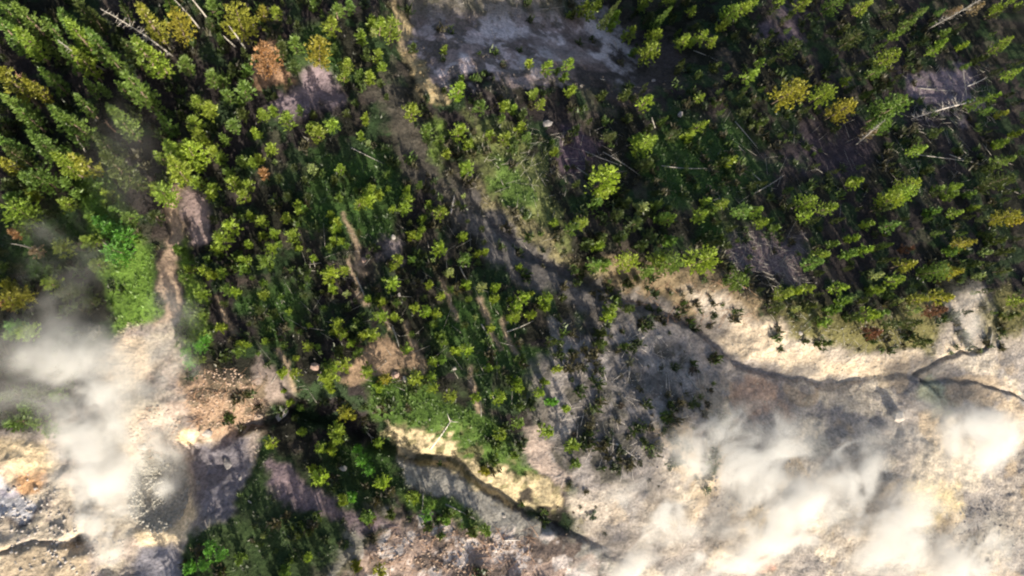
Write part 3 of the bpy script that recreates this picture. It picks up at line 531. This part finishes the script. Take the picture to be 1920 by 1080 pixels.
# half hidden trees between the sunlit ones, their greens darkened to look shaded
def inside(px, py, pts):
    r = False
    for (ax, ay), (bx, by) in zip(pts, pts[1:]+pts[:1]):
        if (ay > py) != (by > py) and px < (bx-ax)*(py-ay)/(by-ay)+ax: r = not r
    return r
WOOD = [[(0, 0), (700, 0), (720, 130), (640, 260), (430, 330), (300, 330), (180, 340), (150, 480), (0, 560)], [(1120, 0), (1920, 0), (1920, 600), (1700, 610), (1480, 600), (1300, 480), (1120, 380), (1060, 200), (1190, 140)],
        [(380, 360), (640, 280), (860, 380), (1000, 560), (900, 700), (600, 740), (480, 680), (400, 560)], [(0, 560), (110, 620), (60, 720), (110, 780), (0, 810)]]
spots = []; tries = 0
while len(spots) < 220 and tries < 9000:
    tries += 1; px, py = rnd(0, 1920), rnd(0, 820)
    if not any(inside(px, py, q) for q in WOOD): continue
    if ((px-1300)/130)**2+((py-300)/75)**2 < 1 or ((px-1430)/75)**2+((py-480)/50)**2 < 1 or ((px-1770)/70)**2+((py-170)/45)**2 < 1: continue
    gx, gy, gz = land(px, py)
    if any((gx-a)**2+(gy-b)**2 < (1.1+c_*.4)**2 for a, b, c_ in occ) or any((gx-a)**2+(gy-b)**2 < 3 for a, b, *_ in spots): continue
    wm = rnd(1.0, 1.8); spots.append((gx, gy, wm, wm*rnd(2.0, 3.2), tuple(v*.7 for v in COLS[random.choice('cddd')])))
merged('shade_tinted_understorey', spots, lambda a, b: 'young', 'young pines half hidden between the lit crowns, greens darkened for shade', 'understorey')

# ------------------------------------------------------------------ undergrowth, grass, litter
def sample(n, px0, py0, px1, py1): return RNG.uniform(px0, px1, n), RNG.uniform(py0, py1, n)
def sprigs(name, X, Y, size, cols, n_leaf, label, cat, up=.6):
    """joined little plants: n_leaf triangles each"""
    N = len(X); Z = hz(X, Y); k = n_leaf
    a = RNG.uniform(0, 6.283, (N, k)); el = RNG.uniform(.15, 1.3, (N, k)); s = (size*RNG.uniform(.5, 1.4, N))[:, None]
    ox = RNG.normal(0, .45, (N, k))*s; oy = RNG.normal(0, .45, (N, k))*s
    d = np.stack([np.cos(a)*np.cos(el), np.sin(a)*np.cos(el), np.sin(el)*up/.6], -1)*s[..., None]
    sd_ = np.stack([-np.sin(a), np.cos(a), RNG.uniform(-.5, .5, (N, k))], -1)*s[..., None]*.24
    o = np.stack([X[:, None]+ox, Y[:, None]+oy, Z[:, None]+RNG.uniform(0, .5, (N, k))*s*up], -1)
    V = np.stack([o+sd_, o-sd_, o+d], 2).reshape(-1, 3)
    col = (cols*RNG.uniform(.75, 1.25, (N, 1)))[:, None, None, :]*RNG.uniform(.8, 1.2, (N, k, 1, 1))
    col = np.broadcast_to(col, (N, k, 3, 3)).reshape(-1, 3)
    me = mesh_np(name, V, np.arange(len(V)).reshape(-1, 3), M_mix, False, {'tint': np.clip(col, 0, .9)})
    return link(name, me, kind='stuff', label=label, cat=cat)
def gidx(X, Y):
    return np.clip(np.searchsorted(ys, Y)-1, 0, ny-1), np.clip(np.searchsorted(xs, X)-1, 0, nx-1)
X = RNG.uniform(-75, 135, 120000); Y = RNG.uniform(-45, 80, 120000); j, i = gidx(X, Y)
g = GRS[j, i]; keep = RNG.uniform(0, 1, len(X)) < g**1.5*.55; X, Y = X[keep], Y[keep]; j, i = gidx(X, Y)
sprigs('grass', X, Y, .42, ALB[j, i]*1.25, 4, 'grass and low herbs covering the forest floor and open slopes', 'grass')
X = RNG.uniform(-75, 135, 12000); Y = RNG.uniform(-45, 80, 12000); j, i = gidx(X, Y)
lum = ALB[j, i].mean(-1); px, py = to_px(X, Y, hz(X, Y))
scrub = ((px > 1040) & (px < 1350) & (py > 590) & (py < 930)) | ((px > 340) & (px < 500) & (py > 690) & (py < 800)) | ((px > 1450) & (px < 1900) & (py > 580) & (py < 665)) | ((px > 1020) & (px < 1480) & (py < 600) & (py > 430+.42*(px-1020)-8) & (py < 500+.42*(px-1020)))
dens = np.where(scrub, .75*sst(.5, .58, fbm(X, Y, 4, 3, 92)), np.where(lum < .13, .34, 0)*sst(.42, .55, fbm(X, Y, 6, 3, 91))); keep = RNG.uniform(0, 1, len(X)) < dens; X, Y = X[keep], Y[keep]
cs = np.array([(.05, .075, .02), (.07, .11, .025), (.06, .055, .03), (.035, .055, .018), (.08, .075, .045)])[RNG.integers(0, 5, len(X))]
sprigs('undergrowth', X, Y, .75, cs, 26, 'dark low undergrowth between the pines', 'undergrowth', .9)

def sticks(name, X, Y, L, ang, spread, mat, label, thick=.05):
    N = len(X); a = ang+RNG.normal(0, spread, N); thick = thick*.62; L = L*RNG.uniform(.35, 1.5, N); r = thick*RNG.uniform(.6, 1.5, N)
    dx, dy = np.cos(a)*L/2, np.sin(a)*L/2
    A = np.stack([X-dx, Y-dy, hz(X-dx, Y-dy)+.08+r+RNG.uniform(0, .25, N)], -1); B = np.stack([X+dx, Y+dy, hz(X+dx, Y+dy)+.08+r+RNG.uniform(0, .25, N)], -1)
    s_ = np.stack([-np.sin(a)*r, np.cos(a)*r, 0*a], -1); u = np.stack([0*a, 0*a, r*1.6], -1)
    V = np.stack([A+s_, A-s_, A+u, B+s_*.5, B-s_*.5, B+u*.5], 1).reshape(-1, 3)
    F0 = np.array([[0, 2, 5], [0, 5, 3], [2, 1, 4], [2, 4, 5], [1, 0, 3], [1, 3, 4], [0, 1, 2], [3, 5, 4]])
    me = mesh_np(name, V, (F0[None]+np.arange(N)[:, None, None]*6).reshape(-1, 3), mat)
    return link(name, me, kind='stuff', label=label, cat='fallen branches')
def area_pts(n, x0, y0, x1, y1):
    px, py = sample(n, x0, y0, x1, y1); q = np.array([land(a, b)[:2] for a, b in zip(px, py)]); return q[:, 0], q[:, 1]
for (n, b, L_, mt, lb) in [(150, (1360, 430, 1510, 535), 3.0, M_grey, 'tangle of grey brushwood on the purplish ground'), (60, (1330, 210, 1640, 400), 3.6, M_grey, 'thin grey fallen stems across the shaded slope'),
                           (90, (1640, 200, 1900, 360), 2.6, M_grey, 'grey fallen stems tangled under the right forest'),
                           (110, (1690, 120, 1860, 240), 2.4, M_grey, 'grey dead twigs below the upper right pines'), (130, (690, 985, 1000, 1078), 2.6, M_rust, 'reddish brushwood strewn on pale ground at the bottom'),
                           (130, (1040, 620, 1340, 900), 2.6, M_bone, 'pale sticks scattered through the scrub'), (90, (350, 690, 490, 800), 1.8, M_rust, 'brown twigs on the rubble bank by the steam'),
                           (120, (1180, 520, 1420, 610), 2.2, M_rust, 'brown twigs along the top of the bank'), (140, (1440, 560, 1760, 680), 2.4, M_grey, 'dry sticks in the scrubby fringe'),
                           (110, (480, 420, 960, 760), 2.6, M_grey, 'fallen grey stems on the floor of the middle stand'), (70, (980, 240, 1180, 340), 2.8, M_grey, 'fallen stems on the shaded slope right of the spur'),
                           (80, (860, 240, 1060, 460), 2.0, M_grey, 'dry sticks on the grassy spur')]:
    X, Y = area_pts(n, *b); sticks('fallen_branches', X, Y, L_, rnd(0, 3.1), 1.2, mt, lb)

# ------------------------------------------------------------------ rocks
def rock_mesh(mat, seed, flat_=.65):
    import bmesh
    bm = bmesh.new(); bmesh.ops.create_icosphere(bm, subdivisions=1, radius=1)
    R_ = random.Random(seed); ax = [Vector((R_.uniform(-1, 1), R_.uniform(-1, 1), R_.uniform(-1, 1))).normalized() for _ in range(9)]; cut = [R_.uniform(.55, .85) for _ in ax]
    for v in bm.verts:
        for a, c in zip(ax, cut):
            d = v.co.dot(a)
            if d > c: v.co -= a*(d-c)
        v.co *= R_.uniform(.95, 1.05); v.co.z *= flat_
    me = bpy.data.meshes.new('boulder'); bm.to_mesh(me); bm.free(); me.materials.append(mat); return me
ROCKS = {k: [rock_mesh(m, s) for s in range(4)] for k, m in (('pale', M_pale), ('pink', M_pink), ('dark', M_dark))}
for (x, y, r, k, lb) in [(590, 688, 11, 'pink', 'rounded pink boulder among the lime pines of the lower stand'), (528, 776, 15, 'pale', 'flat white slab on top of the dark scarp'), (643, 877, 8, 'pale', 'white stone in the dark hollow under the scarp'),
                         (1682, 782, 19, 'pale', 'large pale block at the foot of the cream bank'), (1236, 632, 8, 'pale', 'single pale rock on the grey slope'), (740, 703, 11, 'pink', 'pinkish rock beside the brown bare patch'), (760, 712, 8, 'pale', 'pale rock just right of a pinkish one'),
                         (387, 812, 11, 'pale', 'bright rock right of the cream mound by the crater'), (267, 838, 9, 'pale', 'white rock left of the small steam jet'), (427, 868, 10, 'dark', 'dark rock on the shaded gravel right of the crater'), (450, 897, 4, 'pale', 'tiny white stone at the edge of the dark grass'),
                         (682, 487, 6, 'pink', 'small pink stone in the scrape of the middle stand'), (738, 445, 7, 'pale', 'grey stone in the dark centre stand'), (1025, 232, 11, 'dark', 'grey rounded rock on the shaded slope'), (1275, 215, 9, 'dark', 'dark grey rock right of the lone spire'), (1225, 152, 8, 'dark', 'brownish rock under the rust-stained gap'),
                         (1115, 632, 6, 'pale', 'pale stone in the dark pines left of the grey slope'), (852, 691, 5, 'pale', 'small white stone in the dark lower stand'), (910, 690, 5, 'pale', 'small grey stone right of the lower stand'), (748, 553, 4, 'pale', 'light fleck of stone in the middle stand'),
                         (1205, 632, 5, 'pale', 'small rock left of the pale rock on grey slope'), (1500, 625, 6, 'pale', 'pale rock in the scrub above the cream bank'), (915, 873, 4, 'pale', 'stone on the dark foot of the yellow bank'), (945, 968, 5, 'pale', 'pale stone on the shaded foot of the yellow bank'), (372, 905, 5, 'dark', 'dark stone on the right rim of the crater')]:
    gx, gy, gz = land(x, y); me = random.choice(ROCKS[k]); o = link('boulder', me, label=lb, cat='rock', group='loose boulders')
    s = r*H/F; o.location = (gx, gy, gz+s*.2); o.scale = (s*rnd(.9, 1.3), s*rnd(.8, 1.1), s*rnd(.6, .9)); o.rotation_euler = (rnd(-.2, .2), rnd(-.2, .2), rnd(0, 6.28))
def rubble(name, n, boxes, smin, smax, mat, label):
    px = []; py = []
    for b in boxes:
        k = n//len(boxes); t = RNG.uniform(0, 6.283, k); q = np.sqrt(RNG.uniform(0, 1, k)); px += list((b[0]+b[2])/2+(b[2]-b[0])/2*q*np.cos(t)); py += list((b[1]+b[3])/2+(b[3]-b[1])/2*q*np.sin(t))
    base = np.array([(1, 0, 0), (-.5, .87, 0), (-.5, -.87, 0), (.4, .4, .8), (-.6, 0, .7), (.1, -.5, .75)]); Fb = np.array([[0, 1, 3], [1, 4, 3], [1, 2, 4], [2, 5, 4], [2, 0, 5], [0, 3, 5], [3, 4, 5]])
    Vs = []; 
    for a, b in zip(px, py):
        x, y, z = land(a, b); s = rnd(smin, smax)*rnd(.6, 1); r_ = rnd(0, 6.28); c_, s2 = math.cos(r_), math.sin(r_)
        P = base*RNG.uniform(.7, 1.3, base.shape)*s; Vs.append(np.stack([P[:, 0]*c_-P[:, 1]*s2+x, P[:, 0]*s2+P[:, 1]*c_+y, P[:, 2]+z-.05], -1))
    N = len(Vs); me = mesh_np(name, np.concatenate(Vs), (Fb[None]+np.arange(N)[:, None, None]*6).reshape(-1, 3), mat)
    return link(name, me, kind='stuff', label=label, cat='rubble')
rubble('rubble', 700, [(236, 850, 352, 1000)], .1, .42, M_mid, 'grey-green broken stone inside the steaming crater')
rubble('rubble', 600, [(350, 690, 490, 810), (240, 760, 340, 860)], .08, .34, M_brown, 'brown rubble on the bank above the crater')
rubble('rubble', 260, [(1060, 640, 1340, 900)], .1, .3, M_dark, 'scattered stones through the scrub below the bank')
rubble('rubble', 900, [(1100, 760, 1900, 1090), (1350, 600, 1800, 720), (1200, 620, 1660, 800)], .06, .26, M_mid, 'small grey stones scattered over the hot ground')
rubble('rubble', 350, [(1780, 940, 1910, 1060), (1300, 840, 1500, 960)], .1, .4, M_dark, 'dark gravel patches on the hot ground')
rubble('rubble', 300, [(700, 990, 1000, 1080)], .1, .4, M_brown, 'pale stones under the reddish brushwood')
rubble('rubble', 250, [(0, 880, 120, 1080), (90, 940, 240, 1080)], .1, .4, M_pale, 'pale stones round the small hot springs')

# ------------------------------------------------------------------ shrubs on the bare ground
bush = [crown(1.0, 1.0, .0, 'bushy', .9).mesh('shrub foliage', M_leaf) for _ in range(4)]
sh = [(1160, 887, 20), (1098, 923, 22), (1110, 967, 28), (1135, 1000, 14), (1290, 837, 34), (1267, 860, 20), (1300, 803, 20), (1350, 783, 26), (1233, 830, 18), (1217, 800, 24), (1177, 820, 20), (1117, 950, 11), (1087, 950, 14), (1075, 960, 11), (1217, 900, 14),
      (1235, 912, 10), (1200, 867, 18), (1067, 907, 22), (1250, 740, 26), (1200, 730, 22), (1165, 760, 24), (1130, 700, 24), (1180, 680, 28), (1240, 690, 20), (1270, 770, 18), (1100, 770, 22), (1145, 810, 20), (1315, 880, 12), (1310, 760, 16), (1255, 880, 14), (1335, 675, 9), (1283, 660, 10), (1805, 620, 7), (1814, 645, 6), (1888, 634, 8),
      (1515, 640, 14), (1545, 655, 20), (1610, 655, 14), (1255, 625, 16), (1420, 815, 7)]
_r = random.Random(3)
for _ in range(46):
    q = (_r.uniform(1060, 1330), _r.uniform(610, 880), _r.uniform(10, 26))
    if q[1] > 600+.35*(q[0]-1060) and all(math.hypot(q[0]-a, q[1]-b) > (q[2]+c)*.55 for a, b, c in sh): sh.append(q)
sl = []
for i, (x, y, d) in enumerate(sh):
    look = ('broad' if d > 23 else 'medium' if d > 15 else 'small')
    sl.append((x, y, look+' dark olive'))
MK0 = MARKS; MARKS = MARKS+[(1160, 887, 'the white branch on the scrub'), (1110, 967, 'the end of the shaded bank foot'), (1290, 837, 'the last dark scrub patch before the hot ground'), (1230, 700, 'the upper part of the scrub'), (1160, 780, 'the middle of the scrub')]
for (x, y, d), lb in zip(sh, label_all(sl, lambda i: 'shrub')):
    gx, gy, gz = land(x, y); o = link('low_shrub', random.choice(bush), label=lb, cat='shrub', group='dark shrubs on the bare ground')
    s = d*H/F*.5; o.location = (gx, gy, gz-.1); o.scale = (s*rnd(.85, 1.2), s*rnd(.85, 1.2), min(s, 1.1)*rnd(.4, .6)); o.rotation_euler = (0, 0, rnd(0, 6.28)); o.color = tuple(v*rnd(.7, 1.1) for v in (.075, .075, .04))+(1,)
MARKS = MK0

# ------------------------------------------------------------------ dead trees, standing and fallen
def dead_meshes(L, r0, nb, blen, zone=(.2, .95), fork=False):
    """along +Z: (stem mesh data, branches)"""
    st = MB(); pts = []; rad = []; b = rnd(-.03, .03)*L; c = rnd(-.03, .03)*L
    for i in range(7):
        f = i/6; pts.append((b*math.sin(f*3.1), c*math.sin(f*2.6), f*L)); rad.append(r0*(1-f)**.7+.02)
    st.tube(pts, rad, 6); br = MB(); brs = [br]
    for k in range(nb):
        if nb <= 6: br = MB(); brs.append(br)
        f = rnd(*zone); a = rnd(0, 6.28); l = blen*rnd(.4, 1.1)*(1.1-f*.7); z = f*L; p = Vector((b*math.sin(f*3.1), c*math.sin(f*2.6), z))
        d = Vector((math.cos(a), math.sin(a), rnd(.0, .6))); q = p+d*l*.55; e = q+Vector((math.cos(a+rnd(-.5, .5)), math.sin(a+rnd(-.5, .5)), rnd(.1, .9)))*l*.5
        br.tube([tuple(p), tuple(q), tuple(e)], [.04, .028, .01], 3)
        if l > .8:
            for _ in range(2): br.tube([tuple(q), tuple(q+Vector((math.cos(a+rnd(-1, 1)), math.sin(a+rnd(-1, 1)), rnd(0, .7)))*l*.35)], [.022, .008], 3)
    if fork: 
        for a in (.4, 2.4, 4.2):
            br = MB(); brs.append(br)
            br.tube([(0, 0, L*.9), (math.cos(a)*blen, math.sin(a)*blen, L*.9+blen*.9)], [r0*.5, .02], 4)
    return st, [b_ for b_ in brs if b_.v]
def put_dead(name, base, top, mat, r0, nb, blen, label, cat, standing, group, fork=False, zone=(.2, .95)):
    x0, y0, z0 = land(*base)
    if standing:     # grow until its tip falls on the top pixel
        best = min((abs(complex(*[float(v) for v in to_px(x0, y0, z0+h)])-complex(*top)), h) for h in np.arange(2, 22, .25)); h = best[1]
        rx, ry = flat(top[0], top[1], z0+h); B = Vector((x0, y0, z0-.3)); E = Vector((rx, ry, z0+h))
        m = (E-B); m.x *= 1; 
    else:
        x1, y1, z1 = land(*top); B = Vector((x0, y0, z0+r0)); E = Vector((x1, y1, z1+r0+.15))
    L_ = (E-B).length; st, brs = dead_meshes(L_, r0, nb, blen, zone, fork)
    e = link(name, None, label=label, cat=cat, group=group); e.location = B; e.rotation_mode = 'QUATERNION'; e.rotation_quaternion = (E-B).to_track_quat('Z', 'Y'); e.empty_display_size = .5
    link('trunk', st.mesh('dead trunk', mat, False), e)
    for br in brs:
        if len(br.f) > 60: link('dead_twigs', br.mesh('dead twigs', mat, False), e, kind='stuff')
        else: link('branch', br.mesh('dead branch', mat, False), e)
GS = 'standing dead trees'; GL = 'fallen logs'
for a in [((324, 104), (185, 18), M_grey, .13, 60, 1.5, 'long grey snag with bare side branches leaning to the upper left corner', .35),
          ((197, 131), (110, 72), M_grey, .12, 26, 1.0, 'pale bare trunk rising beside the yellow green pines at upper left', .2),
          ((403, 53), (350, -12), M_grey, .16, 10, .5, 'white bare trunk, thicker one of the pair at the top edge', .5),
          ((374, 52), (318, -8), M_grey, .13, 12, .5, 'thinner pale trunk of the pair at the top edge', .5),
          ((459, 90), (428, 48), M_grey, .17, 8, .4, 'short bleached trunk left of the orange dead pine', .3),
          ((443, 88), (419, 66), M_grey, .15, 6, .4, 'shortest bleached trunk, below the white pair', .3),
          ((97, 183), (28, 138), M_rust, .15, 60, 1.2, 'rusty orange snag with dead twigs at the left edge', .2),
          ((160, 285), (122, 232), M_grey, .11, 16, .8, 'pale thin snag inside the left forest', .3),
          ((58, 322), (5, 300), M_grey, .12, 30, 1.2, 'pale snag with twigs at the left edge halfway down the forest', .2),
          ((218, 248), (200, 228), M_rust, .1, 20, .8, 'small reddish snag under the dark firs', .3),
          ((1605, 272), (1660, 225), M_grey, .12, 50, 1.3, 'grey dead foot and twigs of the large pine at right', .1),
          ((1738, 55), (1850, -10), M_grey, .14, 90, 1.6, 'tall tan half-dead tree at the top right', .2),
          ((1815, 185), (1806, 128), M_grey, .1, 12, .8, 'thin upright snag above the branchy deadfall', .3),
          ((1160, 98), (1150, 75), M_grey, .12, 14, .7, 'short white snag on the right end of the gravel clearing', .2),
          ((1230, 240), (1222, 220), M_grey, .12, 6, .4, 'short white stub below the lone bright spire', .3),
          ((1858, 655), (1862, 620), M_grey, .07, 8, .5, 'single dark stick standing in the steam vent clearing', .3),
          ((72, 470), (20, 458), M_grey, .13, 10, .5, 'curved pale dead stem near the left edge', .3)]:
    put_dead('dead_tree', a[0], a[1], a[2], a[3], a[4], a[5], a[6], 'dead tree', True, GS, zone=(a[7], .97))
for a in [((1825, 190), (1705, 225), .20, 110, 2.9, 'branchy grey fallen tree lying between the upper right pines'), ((1813, 162), (1850, 145), .12, 14, 1.0, 'short grey log with twigs above the branchy deadfall'),
          ((1720, 165), (1790, 172), .09, 22, 1.2, 'thin twiggy grey log left of the snag'), ((1240, 311), (1332, 316), .09, 4, .5, 'single straight log across the dark meadow'),
          ((1355, 240), (1397, 287), .09, 3, .5, 'left log of the pair above the meadow edge'), ((1378, 228), (1420, 280), .08, 3, .5, 'right log of the pair above the meadow edge'),
          ((1415, 362), (1470, 328), .08, 10, .8, 'rising log of the crossed pair right of the meadow'), ((1410, 325), (1485, 392), .09, 6, .8, 'falling log of the crossed pair right of the meadow'),
          ((1098, 285), (1165, 311), .09, 8, .5, 'pale log on the purplish slope right of the spur'), ((1072, 308), (1112, 336), .08, 2, .4, 'shorter log below the pale one on the purplish slope'),
          ((1700, 288), (1830, 306), .08, 14, .9, 'long grey stem under the right forest'), ((1780, 290), (1850, 312), .08, 16, .9, 'twiggy grey stem nearer the right edge'),
          ((465, 938), (547, 1012), .09, 3, .5, 'long thin log slanting down in the dark bottom hollow'), ((806, 842), (848, 784), .17, 5, 1.3, 'forked white branch lying on the green slope'),
          ((835, 945), (892, 974), .10, 6, .7, 'pale log below the shaded bank'), ((942, 1013), (976, 1012), .14, 2, .4, 'short white log near the bottom brushwood'),
          ((658, 277), (720, 308), .07, 2, .4, 'faint log in the hollow under the gully'), ((950, 622), (1000, 601), .10, 5, .6, 'pale log below the widest bright clump'),
          ((793, 925), (790, 960), .09, 3, .4, 'short pale stick on the grass below the scarp'), ((1155, 832), (1200, 866), .12, 6, .6, 'white branch lying on the scrub slope'),
          ((1285, 700), (1330, 760), .10, 5, .6, 'pale stem lying along the grey slope'), ((845, 400), (852, 366), .14, 12, .9, 'white leaning stump near the centre of the photo'),
          ((515, 385), (512, 372), .13, 6, .5, 'white fleck of a stump in the left stand'), ((735, 612), (748, 650), .12, 4, .6, 'pink-grey log pointing at the brown bare patch'),
          ((902, 608), (925, 650), .14, 5, .6, 'pale log on the painted sun streak below centre'), ((668, 520), (692, 575), .09, 4, .5, 'slanting grey log in the middle stand'),
          ((862, 500), (878, 530), .10, 4, .5, 'small pale log among the right crowns of the middle stand'), ((1130, 285), (1200, 330), .07, 3, .4, 'thin dark log under the dull pines'),
          ((680, 800), (698, 822), .13, 10, .7, 'white forked stump on the dark scarp'), ((1440, 640), (1478, 690), .07, 8, .6, 'thin stick on the cream bank'),
          ((960, 15), (1060, 12), .08, 3, .4, 'thin log along the top edge of the photo'), ((1300, 95), (1345, 115), .08, 8, .6, 'brown log under the rust-stained gap'), ((1125, 148), (1200, 165), .08, 3, .4, 'thin log below the right end of the gravel clearing')]:
    put_dead('fallen_log', a[0], a[1], (M_bone if 'branchy' in a[5] or 'white' in a[5] else M_grey), a[2], a[3], a[4], a[5], 'log', False, GL, fork=('forked' in a[5]))

# ------------------------------------------------------------------ steam
def steam_mat(name, dens, scale, thr, soft, warp=.75, stream=False):
    m, t = new_mat(name); tc = node(t, 'ShaderNodeTexCoord').outputs['Object']; pos = node(t, 'ShaderNodeNewGeometry').outputs['Position']
    n = node(t, 'ShaderNodeTexNoise'); n.inputs['Scale'].default_value = scale; n.inputs['Detail'].default_value = 4; n.inputs['Roughness'].default_value = .6; n.inputs['Distortion'].default_value = .4
    if stream:        # blown along by the wind
        vr = node(t, 'ShaderNodeVectorRotate', rotation_type='Z_AXIS'); t.links.new(pos, vr.inputs['Vector']); vr.inputs['Angle'].default_value = -.6
        vm = node(t, 'ShaderNodeVectorMath', operation='MULTIPLY'); t.links.new(vr.outputs[0], vm.inputs[0]); vm.inputs[1].default_value = (.66, 1, 1); pos = vm.outputs[0]
    t.links.new(pos, n.inputs['Vector'])
    sb = node(t, 'ShaderNodeVectorMath', operation='SUBTRACT'); t.links.new(n.outputs['Color'], sb.inputs[0]); sb.inputs[1].default_value = (.5, .5, .5)
    ma = node(t, 'ShaderNodeVectorMath', operation='MULTIPLY_ADD'); t.links.new(sb.outputs[0], ma.inputs[0]); ma.inputs[1].default_value = (warp*2,)*3; t.links.new(tc, ma.inputs[2])
    ln = node(t, 'ShaderNodeVectorMath', operation='LENGTH'); t.links.new(ma.outputs[0], ln.inputs[0])
    l2 = node(t, 'ShaderNodeVectorMath', operation='LENGTH'); t.links.new(tc, l2.inputs[0])
    def fall(sock, a, b, hi=1):
        fo = node(t, 'ShaderNodeMapRange', interpolation_type='SMOOTHSTEP'); fo.inputs[1].default_value = b; fo.inputs[2].default_value = a; fo.inputs[3].default_value = hi; fo.inputs[4].default_value = 0
        t.links.new(sock, fo.inputs[0]); return fo.outputs[0]
    r = node(t, 'ShaderNodeMapRange', interpolation_type='SMOOTHSTEP'); r.inputs[1].default_value = thr; r.inputs[2].default_value = thr+soft; r.inputs[3].default_value = 0; r.inputs[4].default_value = dens
    t.links.new(n.outputs[0], r.inputs[0])
    mu = node(t, 'ShaderNodeMath', operation='MULTIPLY'); t.links.new(r.outputs[0], mu.inputs[0]); t.links.new(fall(ln.outputs['Value'], 1.0, .1), mu.inputs[1])
    m2 = node(t, 'ShaderNodeMath', operation='MULTIPLY'); t.links.new(mu.outputs[0], m2.inputs[0]); t.links.new(fall(l2.outputs['Value'], 1.0, .55), m2.inputs[1])
    v = node(t, 'ShaderNodeVolumePrincipled'); v.inputs['Color'].default_value = (.86, .85, .83, 1); v.inputs['Anisotropy'].default_value = 0
    t.links.new(m2.outputs[0], v.inputs['Density']); o = node(t, 'ShaderNodeOutputMaterial'); t.links.new(v.outputs[0], o.inputs['Volume'])
    return m
import bmesh
def ball():
    bm = bmesh.new(); bmesh.ops.create_icosphere(bm, subdivisions=2, radius=1.06); me = bpy.data.meshes.new('steam puff'); bm.to_mesh(me); bm.free(); return me
S_thick = steam_mat('thick steam', .85, .24, .36, .34); S_mid = steam_mat('drifting steam', .21, .18, .40, .32); S_thin = steam_mat('thin steam', .085, .13, .40, .35); S_veil = steam_mat('faint steam', .016, .08, .35, .4)
S_col = steam_mat('rising steam', .36, .20, .38, .34, .6); S_bas = steam_mat('streaming steam', .75, .16, .43, .17, .6, True); S_bri = steam_mat('boiling steam', 1.4, .17, .42, .18, .6, True)
BALLS = {}
def plume(label, puffs, sub=2):
    """a drifting body of steam; puffs between the given ones are filled in so that it stays in one piece"""
    e = link('steam_plume', None, kind='stuff', label=label, cat='steam'); x, y, z = land(puffs[0][0], puffs[0][1]); e.location = (x, y, z); e.empty_display_size = .5
    full = []
    for a_, b_ in zip(puffs[:-1], puffs[1:]):
        for k in range(sub):
            f = k/sub; full.append(tuple(p*(1-f)+q*f for p, q in zip(a_[:6], b_[:6]))+(a_[6],))
    full.append(puffs[-1])
    for (px, py, hgt, rx, ry, rz, mt) in full:
        if mt.name not in BALLS: BALLS[mt.name] = ball(); BALLS[mt.name].materials.append(mt)
        x1, y1, z1 = land(px, py, hgt); s = (H-z1-hgt)/F
        o = link('puff', BALLS[mt.name], e); o.location = Vector((x1, y1, z1+hgt))-e.location; o.scale = (rx*s, ry*s, rz); o.rotation_euler = (0, 0, rnd(-.3, .3))
plume('dense white steam column boiling out left of the crater', [(208, 985, 2.0, 55, 55, 2.6, S_thick), (198, 905, 4.5, 85, 85, 4, S_thick), (185, 800, 8, 105, 110, 5, S_col), (165, 690, 11, 125, 105, 5, S_col)])
plume('grey thinning steam drifting over the dark wood at left', [(110, 665, 11, 100, 85, 5, S_mid), (130, 610, 13, 120, 100, 6, S_thin), (120, 500, 15, 110, 120, 6, S_thin), (40, 660, 12, 110, 80, 5, S_thin), (60, 780, 9, 120, 110, 5, S_thin), (230, 300, 16, 100, 170, 7, S_veil)], 1)
plume('narrow white steam jet rising on the right side of the crater', [(312, 900, 2.5, 40, 50, 2.6, S_thick), (300, 810, 5, 60, 60, 3, S_mid), (320, 720, 7, 80, 85, 3.5, S_mid), (325, 600, 9, 70, 110, 4, S_thin)])
plume('small white puff beside the grey pool at the bottom left', [(208, 1035, 1.5, 36, 34, 1.6, S_thick), (165, 1055, 1.2, 40, 34, 1.4, S_mid)], 1)
plume('pale steam rising from the vent in the right forest', [(1800, 645, 2.5, 60, 60, 3, S_mid), (1825, 560, 5, 70, 60, 3, S_mid)])
plume('bright steam rolling over the hot ground at bottom centre right', [(1600, 880, 4, 130, 90, 3.5, S_bas), (1480, 960, 3.5, 170, 110, 4, S_bri), (1360, 1050, 3, 180, 90, 3, S_bri), (1170, 1065, 2.5, 130, 60, 2.4, S_bas)], 1)
plume('loose steam veils over the far right hot ground', [(1680, 990, 4, 230, 150, 4, S_bas), (1850, 820, 4, 180, 100, 3.5, S_bas), (1640, 850, 3, 220, 120, 3, S_thin), (1400, 850, 4, 230, 130, 4, S_bas), (1740, 775, 3, 150, 55, 2.5, S_mid), (1820, 1050, 3, 190, 110, 3, S_bas), (1240, 960, 3, 190, 100, 3, S_bas), (1420, 900, 5, 330, 190, 4.5, S_thin), (1720, 900, 5, 330, 190, 4.5, S_thin)], 1)
print('tris', {k: [len(v[0].polygons) for v in q[2]] for k, q in KINDS.items()})
print('total tris', sum(len(me.polygons)*(2 if len(me.polygons[0].vertices) == 4 else 1) for me in bpy.data.meshes if len(me.polygons)))
print('trees', len(trees), 'dup labels', len(labels)-len(set(labels)))
